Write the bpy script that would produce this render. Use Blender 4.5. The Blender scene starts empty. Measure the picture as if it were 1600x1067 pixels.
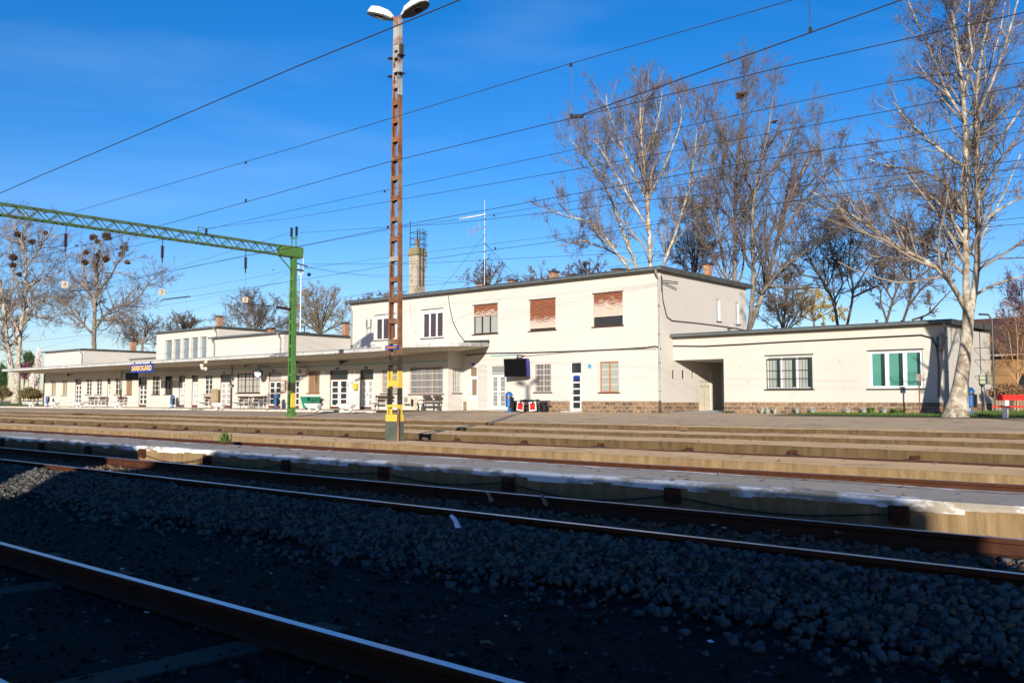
import bpy, math, random
import numpy as np
from mathutils import Vector
R_=math.radians
SC=bpy.context.scene; COL=SC.collection
random.seed(7); NR=np.random.default_rng(11)
# ---------------- camera, world, sun, exposure ----------------
FPX=1410.; PIT=math.atan(91/1410.); YAW=R_(41.04); EYE=.70
cd=bpy.data.cameras.new('camera'); cam=bpy.data.objects.new('camera',cd); COL.objects.link(cam)
cam.location=(0,0,EYE); cam.rotation_euler=(R_(90)+PIT,0,YAW)
cd.lens=36*FPX/1600; cd.sensor_width=36; cd.clip_start=.1; cd.clip_end=3000; SC.camera=cam
SUN_EL=R_(13.2); SUN_AZ=35.0    # sun stands behind the camera to the right: azimuth measured from -Y towards +X
sv=Vector((math.sin(R_(SUN_AZ))*math.cos(SUN_EL),-math.cos(R_(SUN_AZ))*math.cos(SUN_EL),math.sin(SUN_EL)))
W=bpy.data.worlds.new("World"); SC.world=W; W.use_nodes=True; nt=W.node_tree
for n in list(nt.nodes): nt.nodes.remove(n)
out=nt.nodes.new('ShaderNodeOutputWorld'); bg=nt.nodes.new('ShaderNodeBackground'); sky=nt.nodes.new('ShaderNodeTexSky')
sky.sky_type='NISHITA'; sky.sun_disc=False; sky.sun_elevation=SUN_EL
sky.sun_rotation=math.atan2(sv.x,sv.y)
sky.air_density=1.0; sky.dust_density=0.25; sky.ozone_density=3.0; sky.altitude=200
hs=nt.nodes.new('ShaderNodeHueSaturation'); hs.inputs['Saturation'].default_value=1.36; hs.inputs['Value'].default_value=1.0
nt.links.new(sky.outputs[0],hs.inputs['Color'])
tn=nt.nodes.new('ShaderNodeMixRGB'); tn.blend_type='MULTIPLY'; tn.inputs[0].default_value=1; tn.inputs[2].default_value=(1.05,.98,1.22,1)
nt.links.new(hs.outputs[0],tn.inputs[1])
wtc=nt.nodes.new('ShaderNodeTexCoord'); wmp=nt.nodes.new('ShaderNodeMapping'); wmp.inputs['Rotation'].default_value=(.1,.15,.6); wmp.inputs['Scale'].default_value=(1.6,1.2,9); wn_=nt.nodes.new('ShaderNodeTexNoise'); wn_.inputs['Scale'].default_value=1.3; wn_.inputs['Detail'].default_value=7; wn_.inputs['Distortion'].default_value=.5
wr=nt.nodes.new('ShaderNodeValToRGB'); wr.color_ramp.elements[0].position=.53; wr.color_ramp.elements[1].position=.80; wr.color_ramp.elements[1].color=(.07,.07,.07,1)
wx=nt.nodes.new('ShaderNodeMixRGB'); wx.inputs[2].default_value=(8,9.2,10,1)
nt.links.new(wtc.outputs['Generated'],wmp.inputs[0]); nt.links.new(wmp.outputs[0],wn_.inputs[0]); nt.links.new(wn_.outputs[0],wr.inputs[0]); nt.links.new(wr.outputs[0],wx.inputs[0]); nt.links.new(tn.outputs[0],wx.inputs[1]); nt.links.new(wx.outputs[0],bg.inputs['Color']); bg.inputs['Strength'].default_value=.085
nt.links.new(bg.outputs[0],out.inputs['Surface'])
sl=bpy.data.lights.new('sun','SUN'); sl.energy=5.0; sl.angle=R_(.53); sl.color=(1,.91,.78)
so=bpy.data.objects.new('sun',sl); COL.objects.link(so); so.rotation_euler=sv.to_track_quat('Z','Y').to_euler()
SC.view_settings.view_transform='Standard'; SC.view_settings.look='None'; SC.view_settings.exposure=.75; SC.view_settings.gamma=1
SC.cycles.sample_clamp_indirect=4; SC.cycles.max_bounces=6; SC.cycles.transparent_max_bounces=12

# ---------------- pixel -> world survey helpers (real planes of the place) ----------------
FW=(-math.sin(YAW)*math.cos(PIT),math.cos(YAW)*math.cos(PIT),math.sin(PIT)); RT=(math.cos(YAW),math.sin(YAW),0)
UP=(RT[1]*FW[2]-RT[2]*FW[1],RT[2]*FW[0]-RT[0]*FW[2],RT[0]*FW[1]-RT[1]*FW[0])
def ray(px,py):
    a=px-800; b=533.5-py
    return [FW[i]*FPX+RT[i]*a+UP[i]*b for i in range(3)]
def oY(px,py,Y):
    d=ray(px,py); t=Y/d[1]; return Vector((d[0]*t,Y,EYE+d[2]*t))
def oX(px,py,X):
    d=ray(px,py); t=X/d[0]; return Vector((X,d[1]*t,EYE+d[2]*t))
def oZ(px,py,z):
    d=ray(px,py); t=(z-EYE)/d[2]; return Vector((d[0]*t,d[1]*t,z))
def dist(px,Y):   # forward distance of a column of pixels at depth Y
    d=ray(px,620); t=Y/d[1]; return t*FPX

# ---------------- materials ----------------
MATS={}
def mat(name,c,c2=None,scale=3.,rough=.8,bump=0.,bscale=None,metal=0.,spec=.35,stretch=(1,1,1),mid=.5,width=.25,detail=6,coat=0.,c3=None,s3=.6,m3=.62):
    if name in MATS: return MATS[name]
    m=bpy.data.materials.new(name); m.use_nodes=True; t=m.node_tree; b=t.nodes['Principled BSDF']
    b.inputs['Roughness'].default_value=rough; b.inputs['Metallic'].default_value=metal
    b.inputs['Specular IOR Level'].default_value=spec; b.inputs['Coat Weight'].default_value=coat
    b.inputs['Base Color'].default_value=(*c,1)
    tc=t.nodes.new('ShaderNodeTexCoord'); mp=t.nodes.new('ShaderNodeMapping'); mp.inputs['Scale'].default_value=stretch
    t.links.new(tc.outputs['Object'],mp.inputs[0])
    if c2:
        n=t.nodes.new('ShaderNodeTexNoise'); n.inputs['Scale'].default_value=scale; n.inputs['Detail'].default_value=detail; n.inputs['Roughness'].default_value=.62
        t.links.new(mp.outputs[0],n.inputs[0])
        r=t.nodes.new('ShaderNodeValToRGB'); r.color_ramp.elements[0].position=mid-width; r.color_ramp.elements[1].position=mid+width
        r.color_ramp.elements[0].color=(*c,1); r.color_ramp.elements[1].color=(*c2,1)
        t.links.new(n.outputs[0],r.inputs[0]); last=r.outputs[0]
        if c3:
            n3=t.nodes.new('ShaderNodeTexNoise'); n3.inputs['Scale'].default_value=s3; n3.inputs['Detail'].default_value=8; n3.inputs['Roughness'].default_value=.7
            t.links.new(tc.outputs['Object'],n3.inputs[0])
            r3=t.nodes.new('ShaderNodeValToRGB'); r3.color_ramp.elements[0].position=m3-.06; r3.color_ramp.elements[1].position=m3+.08
            t.links.new(n3.outputs[0],r3.inputs[0])
            mx=t.nodes.new('ShaderNodeMixRGB'); t.links.new(r3.outputs[0],mx.inputs[0]); t.links.new(last,mx.inputs[1]); mx.inputs[2].default_value=(*c3,1); last=mx.outputs[0]
        t.links.new(last,b.inputs['Base Color'])
    if bump:
        n2=t.nodes.new('ShaderNodeTexNoise'); n2.inputs['Scale'].default_value=bscale or scale*4; n2.inputs['Detail'].default_value=8
        t.links.new(mp.outputs[0],n2.inputs[0])
        bp=t.nodes.new('ShaderNodeBump'); bp.inputs['Strength'].default_value=1; bp.inputs['Distance'].default_value=bump
        t.links.new(n2.outputs[0],bp.inputs['Height']); t.links.new(bp.outputs[0],b.inputs['Normal'])
    MATS[name]=m; return m
def brickmat(name,c1,c2,mortar,bw,bh,ms=.012,rough=.9,rot=True,noise=.5):
    m=bpy.data.materials.new(name); m.use_nodes=True; t=m.node_tree; b=t.nodes['Principled BSDF']; b.inputs['Roughness'].default_value=rough; b.inputs['Specular IOR Level'].default_value=.2
    tc=t.nodes.new('ShaderNodeTexCoord'); sp=t.nodes.new('ShaderNodeSeparateXYZ'); cb=t.nodes.new('ShaderNodeCombineXYZ'); ad=t.nodes.new('ShaderNodeMath')
    t.links.new(tc.outputs['Object'],sp.inputs[0]); t.links.new(sp.outputs[0],ad.inputs[0]); t.links.new(sp.outputs[1],ad.inputs[1])
    t.links.new(ad.outputs[0],cb.inputs[0]); t.links.new(sp.outputs[2],cb.inputs[1])
    nz=t.nodes.new('ShaderNodeTexNoise'); nz.inputs['Scale'].default_value=2.2; t.links.new(tc.outputs['Object'],nz.inputs[0])
    vm=t.nodes.new('ShaderNodeVectorMath'); vm.operation='MULTIPLY_ADD'; vm.inputs[1].default_value=(noise*.12,)*3
    t.links.new(nz.outputs['Color'],vm.inputs[0]); t.links.new(cb.outputs[0],vm.inputs[2])
    br=t.nodes.new('ShaderNodeTexBrick'); t.links.new(vm.outputs[0],br.inputs[0])
    br.inputs['Color1'].default_value=(*c1,1); br.inputs['Color2'].default_value=(*c2,1); br.inputs['Mortar'].default_value=(*mortar,1)
    br.inputs['Scale'].default_value=1; br.inputs['Mortar Size'].default_value=ms; br.inputs['Brick Width'].default_value=bw; br.inputs['Row Height'].default_value=bh; br.inputs['Bias'].default_value=0
    n=t.nodes.new('ShaderNodeTexNoise'); n.inputs['Scale'].default_value=9; n.inputs['Detail'].default_value=8; t.links.new(tc.outputs['Object'],n.inputs[0])
    mx=t.nodes.new('ShaderNodeMixRGB'); mx.blend_type='OVERLAY'; mx.inputs[0].default_value=.75; t.links.new(br.outputs[0],mx.inputs[1]); t.links.new(n.outputs[0],mx.inputs[2])
    t.links.new(mx.outputs[0],b.inputs['Base Color'])
    bp=t.nodes.new('ShaderNodeBump'); bp.inputs['Distance'].default_value=.02; t.links.new(mx.outputs[0],bp.inputs['Height']); t.links.new(bp.outputs[0],b.inputs['Normal'])
    MATS[name]=m; return m
PLASTER=mat('plaster',(.455,.43,.39),(.49,.467,.43),.5,.9,.004,30,spec=.15,c3=(.37,.335,.28),s3=1.3,m3=.68)
PLASTER_DIRTY=mat('plaster_dirty',(.44,.41,.362),(.48,.452,.405),.6,.9,.006,20,spec=.15,c3=(.37,.33,.27),s3=1.6,m3=.66)
SOFFIT=mat('soffit_paint',(.50,.46,.39),(.60,.56,.48),.8,.9,.003,spec=.1)
CONC=mat('concrete_edge',(.30,.30,.29),(.52,.52,.50),1.5,.85,.008,12,stretch=(1,1,.6),c3=(.16,.16,.16),s3=3,m3=.6)
ROOFM=mat('roof_felt',(.035,.04,.04),(.08,.085,.08),2,.6)
GUTTER=mat('zinc_gutter',(.09,.11,.11),(.17,.19,.19),3,.45,metal=.3)
BLACKTRIM=mat('black_trim',(.02,.022,.022),(.05,.05,.05),4,.5)
STONE=brickmat('plinth_stone',(.25,.155,.09),(.10,.075,.055),(.29,.22,.15),.40,.21,.018,noise=1.1)
BRICK=brickmat('chimney_brick',(.36,.15,.07),(.17,.075,.045),(.36,.28,.20),.25,.08,.012,noise=.2)
WHITE=mat('white_paint',(.58,.58,.57),(.66,.66,.65),6,.45)
CREAM=mat('cream_paint',(.48,.44,.36),(.56,.52,.43),5,.5)
BROWN=mat('brown_paint',(.085,.03,.018),(.13,.05,.03),8,.5)
DARKBR=mat('dark_brown_paint',(.035,.018,.014),(.06,.03,.022),8,.5)
ORANGEBR=mat('orange_brown_wood',(.28,.11,.04),(.38,.16,.06),6,.6)
SHUTTER=mat('peeling_shutter',(.30,.10,.045),(.58,.50,.42),2.2,.8,.006,stretch=(.9,1,7),mid=.57,width=.045)
SHUTTER2=mat('peeled_shutter',(.28,.10,.05),(.58,.51,.43),2.4,.8,.006,stretch=(.8,1,6),mid=.47,width=.05)
def shutmat(name,z0,z1):
    m=mat(name,(.19,.065,.03),(.46,.39,.32),3.0,.8,.004,stretch=(.8,1,9),mid=.5,width=.03,c3=None); t=m.node_tree
    r=[n for n in t.nodes if n.type=='VALTORGB'][0]; nz=[n for n in t.nodes if n.type=='TEX_NOISE'][0]
    tc=[n for n in t.nodes if n.type=='TEX_COORD'][0]; sp=t.nodes.new('ShaderNodeSeparateXYZ'); t.links.new(tc.outputs['Object'],sp.inputs[0])
    mr=t.nodes.new('ShaderNodeMapRange'); mr.inputs[1].default_value=z0; mr.inputs[2].default_value=z1; mr.inputs[3].default_value=.15; mr.inputs[4].default_value=-.16; t.links.new(sp.outputs[2],mr.inputs[0])
    ad=t.nodes.new('ShaderNodeMath'); t.links.new(nz.outputs[0],ad.inputs[0]); t.links.new(mr.outputs[0],ad.inputs[1]); t.links.new(ad.outputs[0],r.inputs[0]); return m
SHUTTER=shutmat('peeling_shutter_low',5.3,6.05); SHUTTER2=shutmat('peeling_shutter_high',5.9,6.9)
GLASS=mat('dark_glass',(.012,.014,.018),(.03,.032,.036),1.5,.06,spec=.6)
GLASSB=mat('blue_grey_glass',(.10,.14,.17),(.17,.21,.24),.7,.12,spec=.6)
def foldmat(name,a,b_,sc=9.,coat=1.):
    m=bpy.data.materials.new(name); m.use_nodes=True; t=m.node_tree; b=t.nodes['Principled BSDF']; b.inputs['Roughness'].default_value=.6; b.inputs['Coat Weight'].default_value=coat; b.inputs['Coat Roughness'].default_value=.04
    tc=t.nodes.new('ShaderNodeTexCoord'); w=t.nodes.new('ShaderNodeTexWave'); w.inputs['Scale'].default_value=sc; w.inputs['Distortion'].default_value=3; w.inputs['Detail'].default_value=2; w.inputs['Detail Scale'].default_value=.4
    mp=t.nodes.new('ShaderNodeMapping'); mp.inputs['Scale'].default_value=(1,1,.08); t.links.new(tc.outputs['Object'],mp.inputs[0]); t.links.new(mp.outputs[0],w.inputs[0])
    r=t.nodes.new('ShaderNodeValToRGB'); r.color_ramp.elements[0].color=(*a,1); r.color_ramp.elements[1].color=(*b_,1); t.links.new(w.outputs[0],r.inputs[0]); t.links.new(r.outputs[0],b.inputs['Base Color'])
    MATS[name]=m; return m
CURTAIN=foldmat('pale_curtain_glass',(.20,.20,.18),(.42,.41,.37))
CURTBR=foldmat('tan_curtain_glass',(.10,.07,.04),(.22,.16,.10))
CURTRED=foldmat('dark_red_curtain_glass',(.015,.018,.024),(.07,.03,.035),5)
TEAL=foldmat('teal_curtain_glass',(.03,.15,.12),(.06,.24,.19),7)
BLIND=foldmat('grey_blind_glass',(.12,.13,.12),(.40,.42,.38),12)
RUST=mat('rusty_steel',(.085,.034,.016),(.24,.11,.055),5,.85,.003,40,spec=.2,c3=(.20,.17,.13),s3=1.6,m3=.57)
RUSTRAIL=mat('rusty_rail',(.032,.012,.006),(.078,.027,.012),7,.8,.002,60,spec=.2)
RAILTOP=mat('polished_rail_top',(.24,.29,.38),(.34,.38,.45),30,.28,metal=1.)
GREYSTEEL=mat('weathered_grey_steel',(.22,.225,.22),(.34,.34,.325),4,.6,.002,c3=(.20,.10,.055),s3=2.6,m3=.52)
ZINC=mat('zinc_pipe',(.20,.21,.21),(.30,.31,.31),3,.5,metal=.2)
GREEN=mat('green_paint',(.042,.115,.024),(.07,.165,.04),5,.5,spec=.4,c3=(.03,.09,.02),s3=2.5,m3=.64)
OLIVE=mat('olive_green_paint',(.035,.065,.016),(.07,.12,.03),5,.6,c3=(.04,.03,.015),s3=2.5,m3=.6)
YELLOW=mat('yellow_paint',(.50,.34,.04),(.58,.42,.07),6,.55,c3=(.20,.10,.04),s3=5,m3=.68)
BLACKP=mat('black_band_paint',(.022,.018,.014),(.05,.04,.03),6,.6,c3=(.14,.06,.03),s3=4,m3=.62)
BASEGREY=mat('base_grey_paint',(.045,.055,.04),(.09,.10,.08),5,.8,.004,c3=(.16,.06,.03),s3=3,m3=.64)
WIRE=mat('wire_metal',(.025,.022,.02),None,rough=.5)
INSUL=mat('brown_insulator',(.02,.009,.007),(.04,.015,.01),8,.3,coat=.5)
BLUE=mat('blue_plastic',(.008,.07,.21),(.012,.095,.27),6,.4)
SIGNBLUE=mat('sign_blue',(.008,.035,.26),None,rough=.4)
SIGNYEL=mat('sign_yellow',(.80,.48,.06),None,rough=.5)
REDP=mat('red_paint',(.62,.018,.015),(.72,.03,.02),6,.4)
BINGREEN=mat('container_green',(.012,.15,.085),(.02,.20,.12),4,.4)
PLASTICBLACK=mat('black_plastic',(.008,.008,.010),(.014,.014,.016),3,.3)
MONBLUE=mat('monitor_blue',(.03,.03,.30),None,rough=.4)
BARKW=mat('plane_bark',(.15,.115,.075),(.44,.40,.33),3.4,.9,.02,9,stretch=(1,1,.55),mid=.47,width=.12,c3=(.17,.13,.085),s3=2.6,m3=.54)
BARKD=mat('dark_bark',(.05,.037,.027),(.105,.08,.058),2.5,.9,.02,9,stretch=(1,1,.4))
BARKM=mat('grey_brown_bark',(.085,.07,.055),(.25,.22,.18),3,.9,.015,9,stretch=(1,1,.4))
TWIG=mat('reddish_twig',(.10,.075,.065),(.17,.14,.12),.6,.95,spec=0)
TWIGW=mat('pale_twig',(.17,.13,.10),(.29,.25,.21),.7,.9)
TWIGD=mat('brown_twig',(.085,.062,.045),(.15,.112,.08),.6,.95,spec=0)
TWIGP=mat('purple_twig',(.09,.045,.052),(.15,.078,.09),.6,.9)
WILLOW=mat('willow_twig',(.28,.21,.05),(.40,.31,.09),.6,.9)
NEST=mat('nest_sticks',(.045,.022,.014),(.085,.045,.028),9,.95)
FEATHER=mat('crow_feather',(.01,.01,.012),None,rough=.5)
DIRT=mat('tan_ground',(.42,.31,.20),(.54,.41,.28),1.1,.95,.010,14,spec=.1,c3=(.25,.17,.10),s3=.5,m3=.6)
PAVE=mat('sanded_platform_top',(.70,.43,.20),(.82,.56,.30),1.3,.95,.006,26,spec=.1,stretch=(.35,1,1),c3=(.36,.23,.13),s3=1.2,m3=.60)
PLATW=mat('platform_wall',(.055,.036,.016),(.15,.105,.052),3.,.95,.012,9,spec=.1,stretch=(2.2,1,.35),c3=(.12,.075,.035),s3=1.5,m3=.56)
PLATW2=mat('platform_wall_pale',(.12,.08,.035),(.30,.21,.11),3.,.95,.012,9,spec=.1,stretch=(2.2,1,.35),c3=(.18,.11,.06),s3=1.2,m3=.58)
ASPH=mat('worn_asphalt',(.32,.275,.22),(.42,.365,.30),6,.95,.004,90,spec=.2,c3=(.36,.29,.21),s3=.8,m3=.62)
KERBW=mat('white_edge_paint',(.30,.26,.20),(.74,.73,.70),4.2,.9,.01,15,mid=.49,width=.05,stretch=(.45,1,1))
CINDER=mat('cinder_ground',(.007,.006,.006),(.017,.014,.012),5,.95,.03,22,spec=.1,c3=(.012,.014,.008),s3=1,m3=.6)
TRENCH=mat('rusty_trackbed',(.07,.04,.024),(.14,.085,.05),4,.95,.02,30,spec=.1)
BALL=mat('ballast_stone',(.042,.044,.047),(.125,.122,.11),7,.85,.003,60,spec=.3)
BALL2=mat('dark_ballast_stone',(.014,.015,.018),(.034,.034,.037),7,.8,.003,60,spec=.3)
BALL3=mat('tan_ballast_stone',(.055,.044,.032),(.12,.10,.07),7,.85,.003,60,spec=.3)
BALLR=mat('rusty_stone',(.07,.033,.02),(.17,.09,.06),7,.9,.003,60,spec=.2)
WOODS=mat('sleeper_wood',(.022,.018,.016),(.05,.043,.037),3,.9,.01,20,stretch=(6,1,6))
GRASSM=mat('grass_blades',(.035,.075,.01),(.075,.13,.022),2,.8)
LAWN=mat('lawn_ground',(.05,.08,.018),(.12,.115,.05),3,.95,.02,12)
BENCHW=mat('bench_slats',(.045,.022,.016),(.085,.045,.03),8,.5)
BLOSSOM=mat('white_blossom',(.62,.55,.50),(.74,.68,.64),4,.8)
CONIF=mat('conifer_green',(.018,.045,.014),(.04,.085,.025),3,.8)
HEDGE=mat('brown_hedge',(.10,.07,.03),(.16,.13,.05),2,.9)
PURPLE=mat('purple_foliage',(.10,.03,.05),(.17,.06,.08),3,.8)

# ---------------- builders ----------------
ORG={}
class MB:
    def __init__(s): s.v=[]; s.f=[]; s.m=[]; s.cur=0
    def quad(s,*p):
        n=len(s.v); s.v+= [tuple(q) for q in p]; s.f.append(tuple(range(n,n+len(p)))); s.m.append(s.cur)
    def box(s,x0,x1,y0,y1,z0,z1):
        if x0>x1:x0,x1=x1,x0
        if y0>y1:y0,y1=y1,y0
        if z0>z1:z0,z1=z1,z0
        n=len(s.v); s.v+=[(x0,y0,z0),(x1,y0,z0),(x1,y1,z0),(x0,y1,z0),(x0,y0,z1),(x1,y0,z1),(x1,y1,z1),(x0,y1,z1)]
        for q in ((0,3,2,1),(4,5,6,7),(0,1,5,4),(1,2,6,5),(2,3,7,6),(3,0,4,7)): s.f.append(tuple(n+i for i in q)); s.m.append(s.cur)
        return s
    def bar(s,a,b,w,h=None,up=(0,0,1)):
        a=Vector(a);b=Vector(b);h=h or w;d=(b-a).normalized();u=Vector(up)
        if abs(d.dot(u))>.98:u=Vector((0,1,0))
        r=d.cross(u).normalized();u=r.cross(d);n=len(s.v)
        for p in (a,b):
            for i,j in ((-1,-1),(1,-1),(1,1),(-1,1)): s.v.append(tuple(p+r*(i*w/2)+u*(j*h/2)))
        for q in ((0,1,2,3),(7,6,5,4),(0,4,5,1),(1,5,6,2),(2,6,7,3),(3,7,4,0)): s.f.append(tuple(n+i for i in q)); s.m.append(s.cur)
        return s
    def tube(s,pts,r,k=8,cap=True):
        pts=[Vector(p) for p in pts]; rs=r if isinstance(r,(list,tuple)) else [r]*len(pts); n0=len(s.v)
        prev=None
        for i,p in enumerate(pts):
            t=(pts[min(i+1,len(pts)-1)]-pts[max(i-1,0)]).normalized()
            if prev is None:
                a=Vector((0,0,1)) if abs(t.z)<.9 else Vector((1,0,0)); prev=t.cross(a).normalized()
            u=(prev-t*prev.dot(t)).normalized(); prev=u; w=t.cross(u)
            for j in range(k):
                an=2*math.pi*j/k; s.v.append(tuple(p+u*(math.cos(an)*rs[i])+w*(math.sin(an)*rs[i])))
        for i in range(len(pts)-1):
            for j in range(k):
                a=n0+i*k+j;b=n0+i*k+(j+1)%k; s.f.append((a,b,b+k,a+k)); s.m.append(s.cur)
        if cap:
            s.f.append(tuple(n0+j for j in range(k))[::-1]); s.m.append(s.cur)
            s.f.append(tuple(n0+(len(pts)-1)*k+j for j in range(k))); s.m.append(s.cur)
        return s
    def cyl(s,c,r,z0,z1,k=12,r1=None):
        return s.tube([(c[0],c[1],z0),(c[0],c[1],z1)],[r,r if r1 is None else r1],k)
    def lathe(s,c,prof,k=14):
        n0=len(s.v)
        for r,z in prof:
            for j in range(k):
                a=2*math.pi*j/k; s.v.append((c[0]+r*math.cos(a),c[1]+r*math.sin(a),c[2]+z))
        for i in range(len(prof)-1):
            for j in range(k):
                a=n0+i*k+j;b=n0+i*k+(j+1)%k; s.f.append((a,b,b+k,a+k)); s.m.append(s.cur)
        s.f.append(tuple(n0+j for j in range(k))[::-1]); s.m.append(s.cur)
        s.f.append(tuple(n0+(len(prof)-1)*k+j for j in range(k))); s.m.append(s.cur)
        return s
    def prism(s,prof,x0,x1):     # profile in (y,z) extruded along x
        n=len(s.v);k=len(prof)
        for x in (x0,x1): s.v+=[(x,p[0],p[1]) for p in prof]
        for j in range(k): s.f.append((n+j,n+(j+1)%k,n+k+(j+1)%k,n+k+j)); s.m.append(s.cur)
        s.f.append(tuple(n+j for j in range(k))[::-1]); s.m.append(s.cur); s.f.append(tuple(n+k+j for j in range(k))); s.m.append(s.cur)
        return s
    def build(s,name,mats,parent=None,world=True,smooth=False,bevel=0):
        me=bpy.data.meshes.new(name); o3=ORG.get(parent.name,Vector()) if (parent and world) else Vector()
        me.from_pydata([(a-o3.x,b-o3.y,c-o3.z) for a,b,c in s.v],[],s.f)
        if not isinstance(mats,(list,tuple)): mats=[mats]
        for m in mats: me.materials.append(m)
        if len(mats)>1: me.polygons.foreach_set('material_index',s.m)
        if smooth: me.polygons.foreach_set('use_smooth',[True]*len(me.polygons))
        me.update(); o=bpy.data.objects.new(name,me); COL.objects.link(o)
        if parent: o.parent=parent; ORG[o.name]=Vector(o3)
        if bevel:
            b=o.modifiers.new('bevel','BEVEL'); b.width=bevel; b.segments=2; b.limit_method='ANGLE'
        return o
def tag(o,label=None,cat=None,group=None,kind=None):
    if label:o['label']=label
    if cat:o['category']=cat
    if group:o['group']=group
    if kind:o['kind']=kind
    return o
def thing(name,label,cat,loc=(0,0,0),rz=0,group=None):
    o=bpy.data.objects.new(name,None); COL.objects.link(o); o.location=loc; o.rotation_euler=(0,0,rz); o.empty_display_size=.2
    ORG[o.name]=Vector(loc); return tag(o,label,cat,group)
def dup(r,loc,rz=None,label=None):
    c=r.copy(); COL.objects.link(c); c.location=loc
    if rz is not None: c.rotation_euler=(0,0,rz)
    if label: c['label']=label
    for ch in r.children:
        d=ch.copy(); COL.objects.link(d); d.parent=c
        for g in ch.children:
            e=g.copy(); COL.objects.link(e); e.parent=d
    ORG[c.name]=Vector(loc); return c
def text(s_,size,loc,rot,m,name='lettering',parent=None,ext=.004):
    cu=bpy.data.curves.new(name,'FONT'); cu.body=s_; cu.size=size; cu.align_x='CENTER'; cu.align_y='CENTER'; cu.extrude=ext; cu.offset=size*.018
    cu.materials.append(m); o=bpy.data.objects.new(name,cu); COL.objects.link(o)
    bpy.context.view_layer.update(); me=bpy.data.meshes.new_from_object(o.evaluated_get(bpy.context.evaluated_depsgraph_get())); bpy.data.objects.remove(o); o=bpy.data.objects.new(name,me); COL.objects.link(o)
    if parent: o.parent=parent; loc=Vector(loc)-ORG[parent.name]
    o.location=loc; o.rotation_euler=rot; return o

# ================= GROUND =================
GZ=[(-60,-.74),(-6.3,-.72),(-3.2,-.70),(1.0,-.70),(3.6,-.71),(4.9,-.69),(5.4,-.62),(5.95,-.52),(8.2,-.51),(8.62,-.50),(9.9,-.50),(10.4,-.50),(12.9,-.50),(13.2,-.50),
    (17.25,-.50),(19.3,-.48),(22.3,-.46),(24.8,-.46),(28.4,-.45),(30.4,-.268),(32,-.24),(36.2,-.13),(45,-.02),(60,.0),(120,.0),(600,.0)]
def groundz(y):
    for (a,b),(c,d) in zip(GZ,GZ[1:]):
        if a<=y<=c: return b+(d-b)*(y-a)/(c-a)
    return 0
def profile_sheet(name,pts,x0,x1,m,nx=1,jit=0,kind='structure',label=None):
    mb=MB(); xs=[x0+(x1-x0)*i/nx for i in range(nx+1)]
    for a,b in zip(xs,xs[1:]):
        for p,q in zip(pts,pts[1:]): mb.quad((a,p[0],p[1]),(b,p[0],p[1]),(b,q[0],q[1]),(a,q[0],q[1]))
    o=mb.build(name,m); tag(o,kind=kind,label=label); return o
profile_sheet('ground',[p for p in GZ if p[0]>=28.4],-900,500,DIRT)
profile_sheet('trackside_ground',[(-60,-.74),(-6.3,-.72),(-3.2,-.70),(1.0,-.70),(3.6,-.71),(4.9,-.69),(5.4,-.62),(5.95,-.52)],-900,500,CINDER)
profile_sheet('trackbed',[(5.95,-.52),(8.2,-.51),(8.62,-.50),(28.4,-.45)],-900,500,TRENCH)
# grey asphalt walk in front of the two storey part and the low wing
profile_sheet('asphalt_path',[(30.4,-.262),(32,-.236),(36.2,-.124),(41.5,-.055)],-37,60,mat('brown_asphalt_path',(.50,.36,.21),(.62,.46,.29),3,.95,.005,60,spec=.15,c3=(.24,.18,.12),s3=.7,m3=.6))
XL,XR=-260,60
def wobble(x,s,a): return a*(math.sin(x*.31*s+s)+.6*math.sin(x*.83*s+2*s)+.5*math.sin(x*2.1*s+3.3*s))/2
def platform(name,label,y0,y1,zt,mt,mw,bot=-.56,amp=.03,xl=XL,xr=XR,step=.5,amp_z=.012):
    """low platform: worn top slab and near wall with an uneven top edge"""
    r=thing(name,label,'platform',((xl+xr)/2,y0,bot)); top=MB(); w=MB(); n=int((xr-xl)/step); s=1+y0*.013
    P=[]
    rj=random.Random(int(y0*9)); jj=.004 if y0<9 else .03
    for i in range(n+1):
        x=xl+step*i; P.append((x,y0+wobble(x,s,amp)*.5+rj.uniform(-jj,jj),y1+wobble(x+40,s,amp)*.6+rj.uniform(-jj,jj),zt+wobble(x+9,s*1.3,amp_z)+rj.uniform(-.006,.006)*(y0>9)))
    for a,b in zip(P,P[1:]):
        top.quad((a[0],a[1]+.03,a[3]),(b[0],b[1]+.03,b[3]),(b[0],b[2],b[3]),(a[0],a[2],a[3]))
        w.quad((a[0],a[1],a[3]-.03),(b[0],b[1],b[3]-.03),(b[0],b[1]+.03,b[3]),(a[0],a[1]+.03,a[3]))
        w.quad((a[0],a[1]+.005,bot),(b[0],b[1]+.005,bot),(b[0],b[1],b[3]-.03),(a[0],a[1],a[3]-.03))
        w.quad((b[0],b[2],bot),(a[0],a[2],bot),(a[0],a[2],a[3]),(b[0],b[2],b[3]))
    top.build('platform_top',mt,r); w.build('platform_wall',mw,r); return r,P
p1,P1=platform('island_platform','low asphalt island platform with peeling white painted edges nearest the camera',8.63,9.98,-.20,ASPH,PLATW2,amp=.02)
p2,P2=platform('island_platform','narrow sandy island platform that carries the tall rusty lamp mast',13.24,14.75,-.27,PAVE,PLATW2)
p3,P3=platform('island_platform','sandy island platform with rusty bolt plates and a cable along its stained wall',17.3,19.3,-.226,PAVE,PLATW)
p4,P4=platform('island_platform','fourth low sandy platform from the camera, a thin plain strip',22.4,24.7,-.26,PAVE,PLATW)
p5,P5=platform('island_platform','fifth sandy platform strip carrying the green portal column, nearest the station',28.5,30.8,-.262,PAVE,PLATW)
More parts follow.
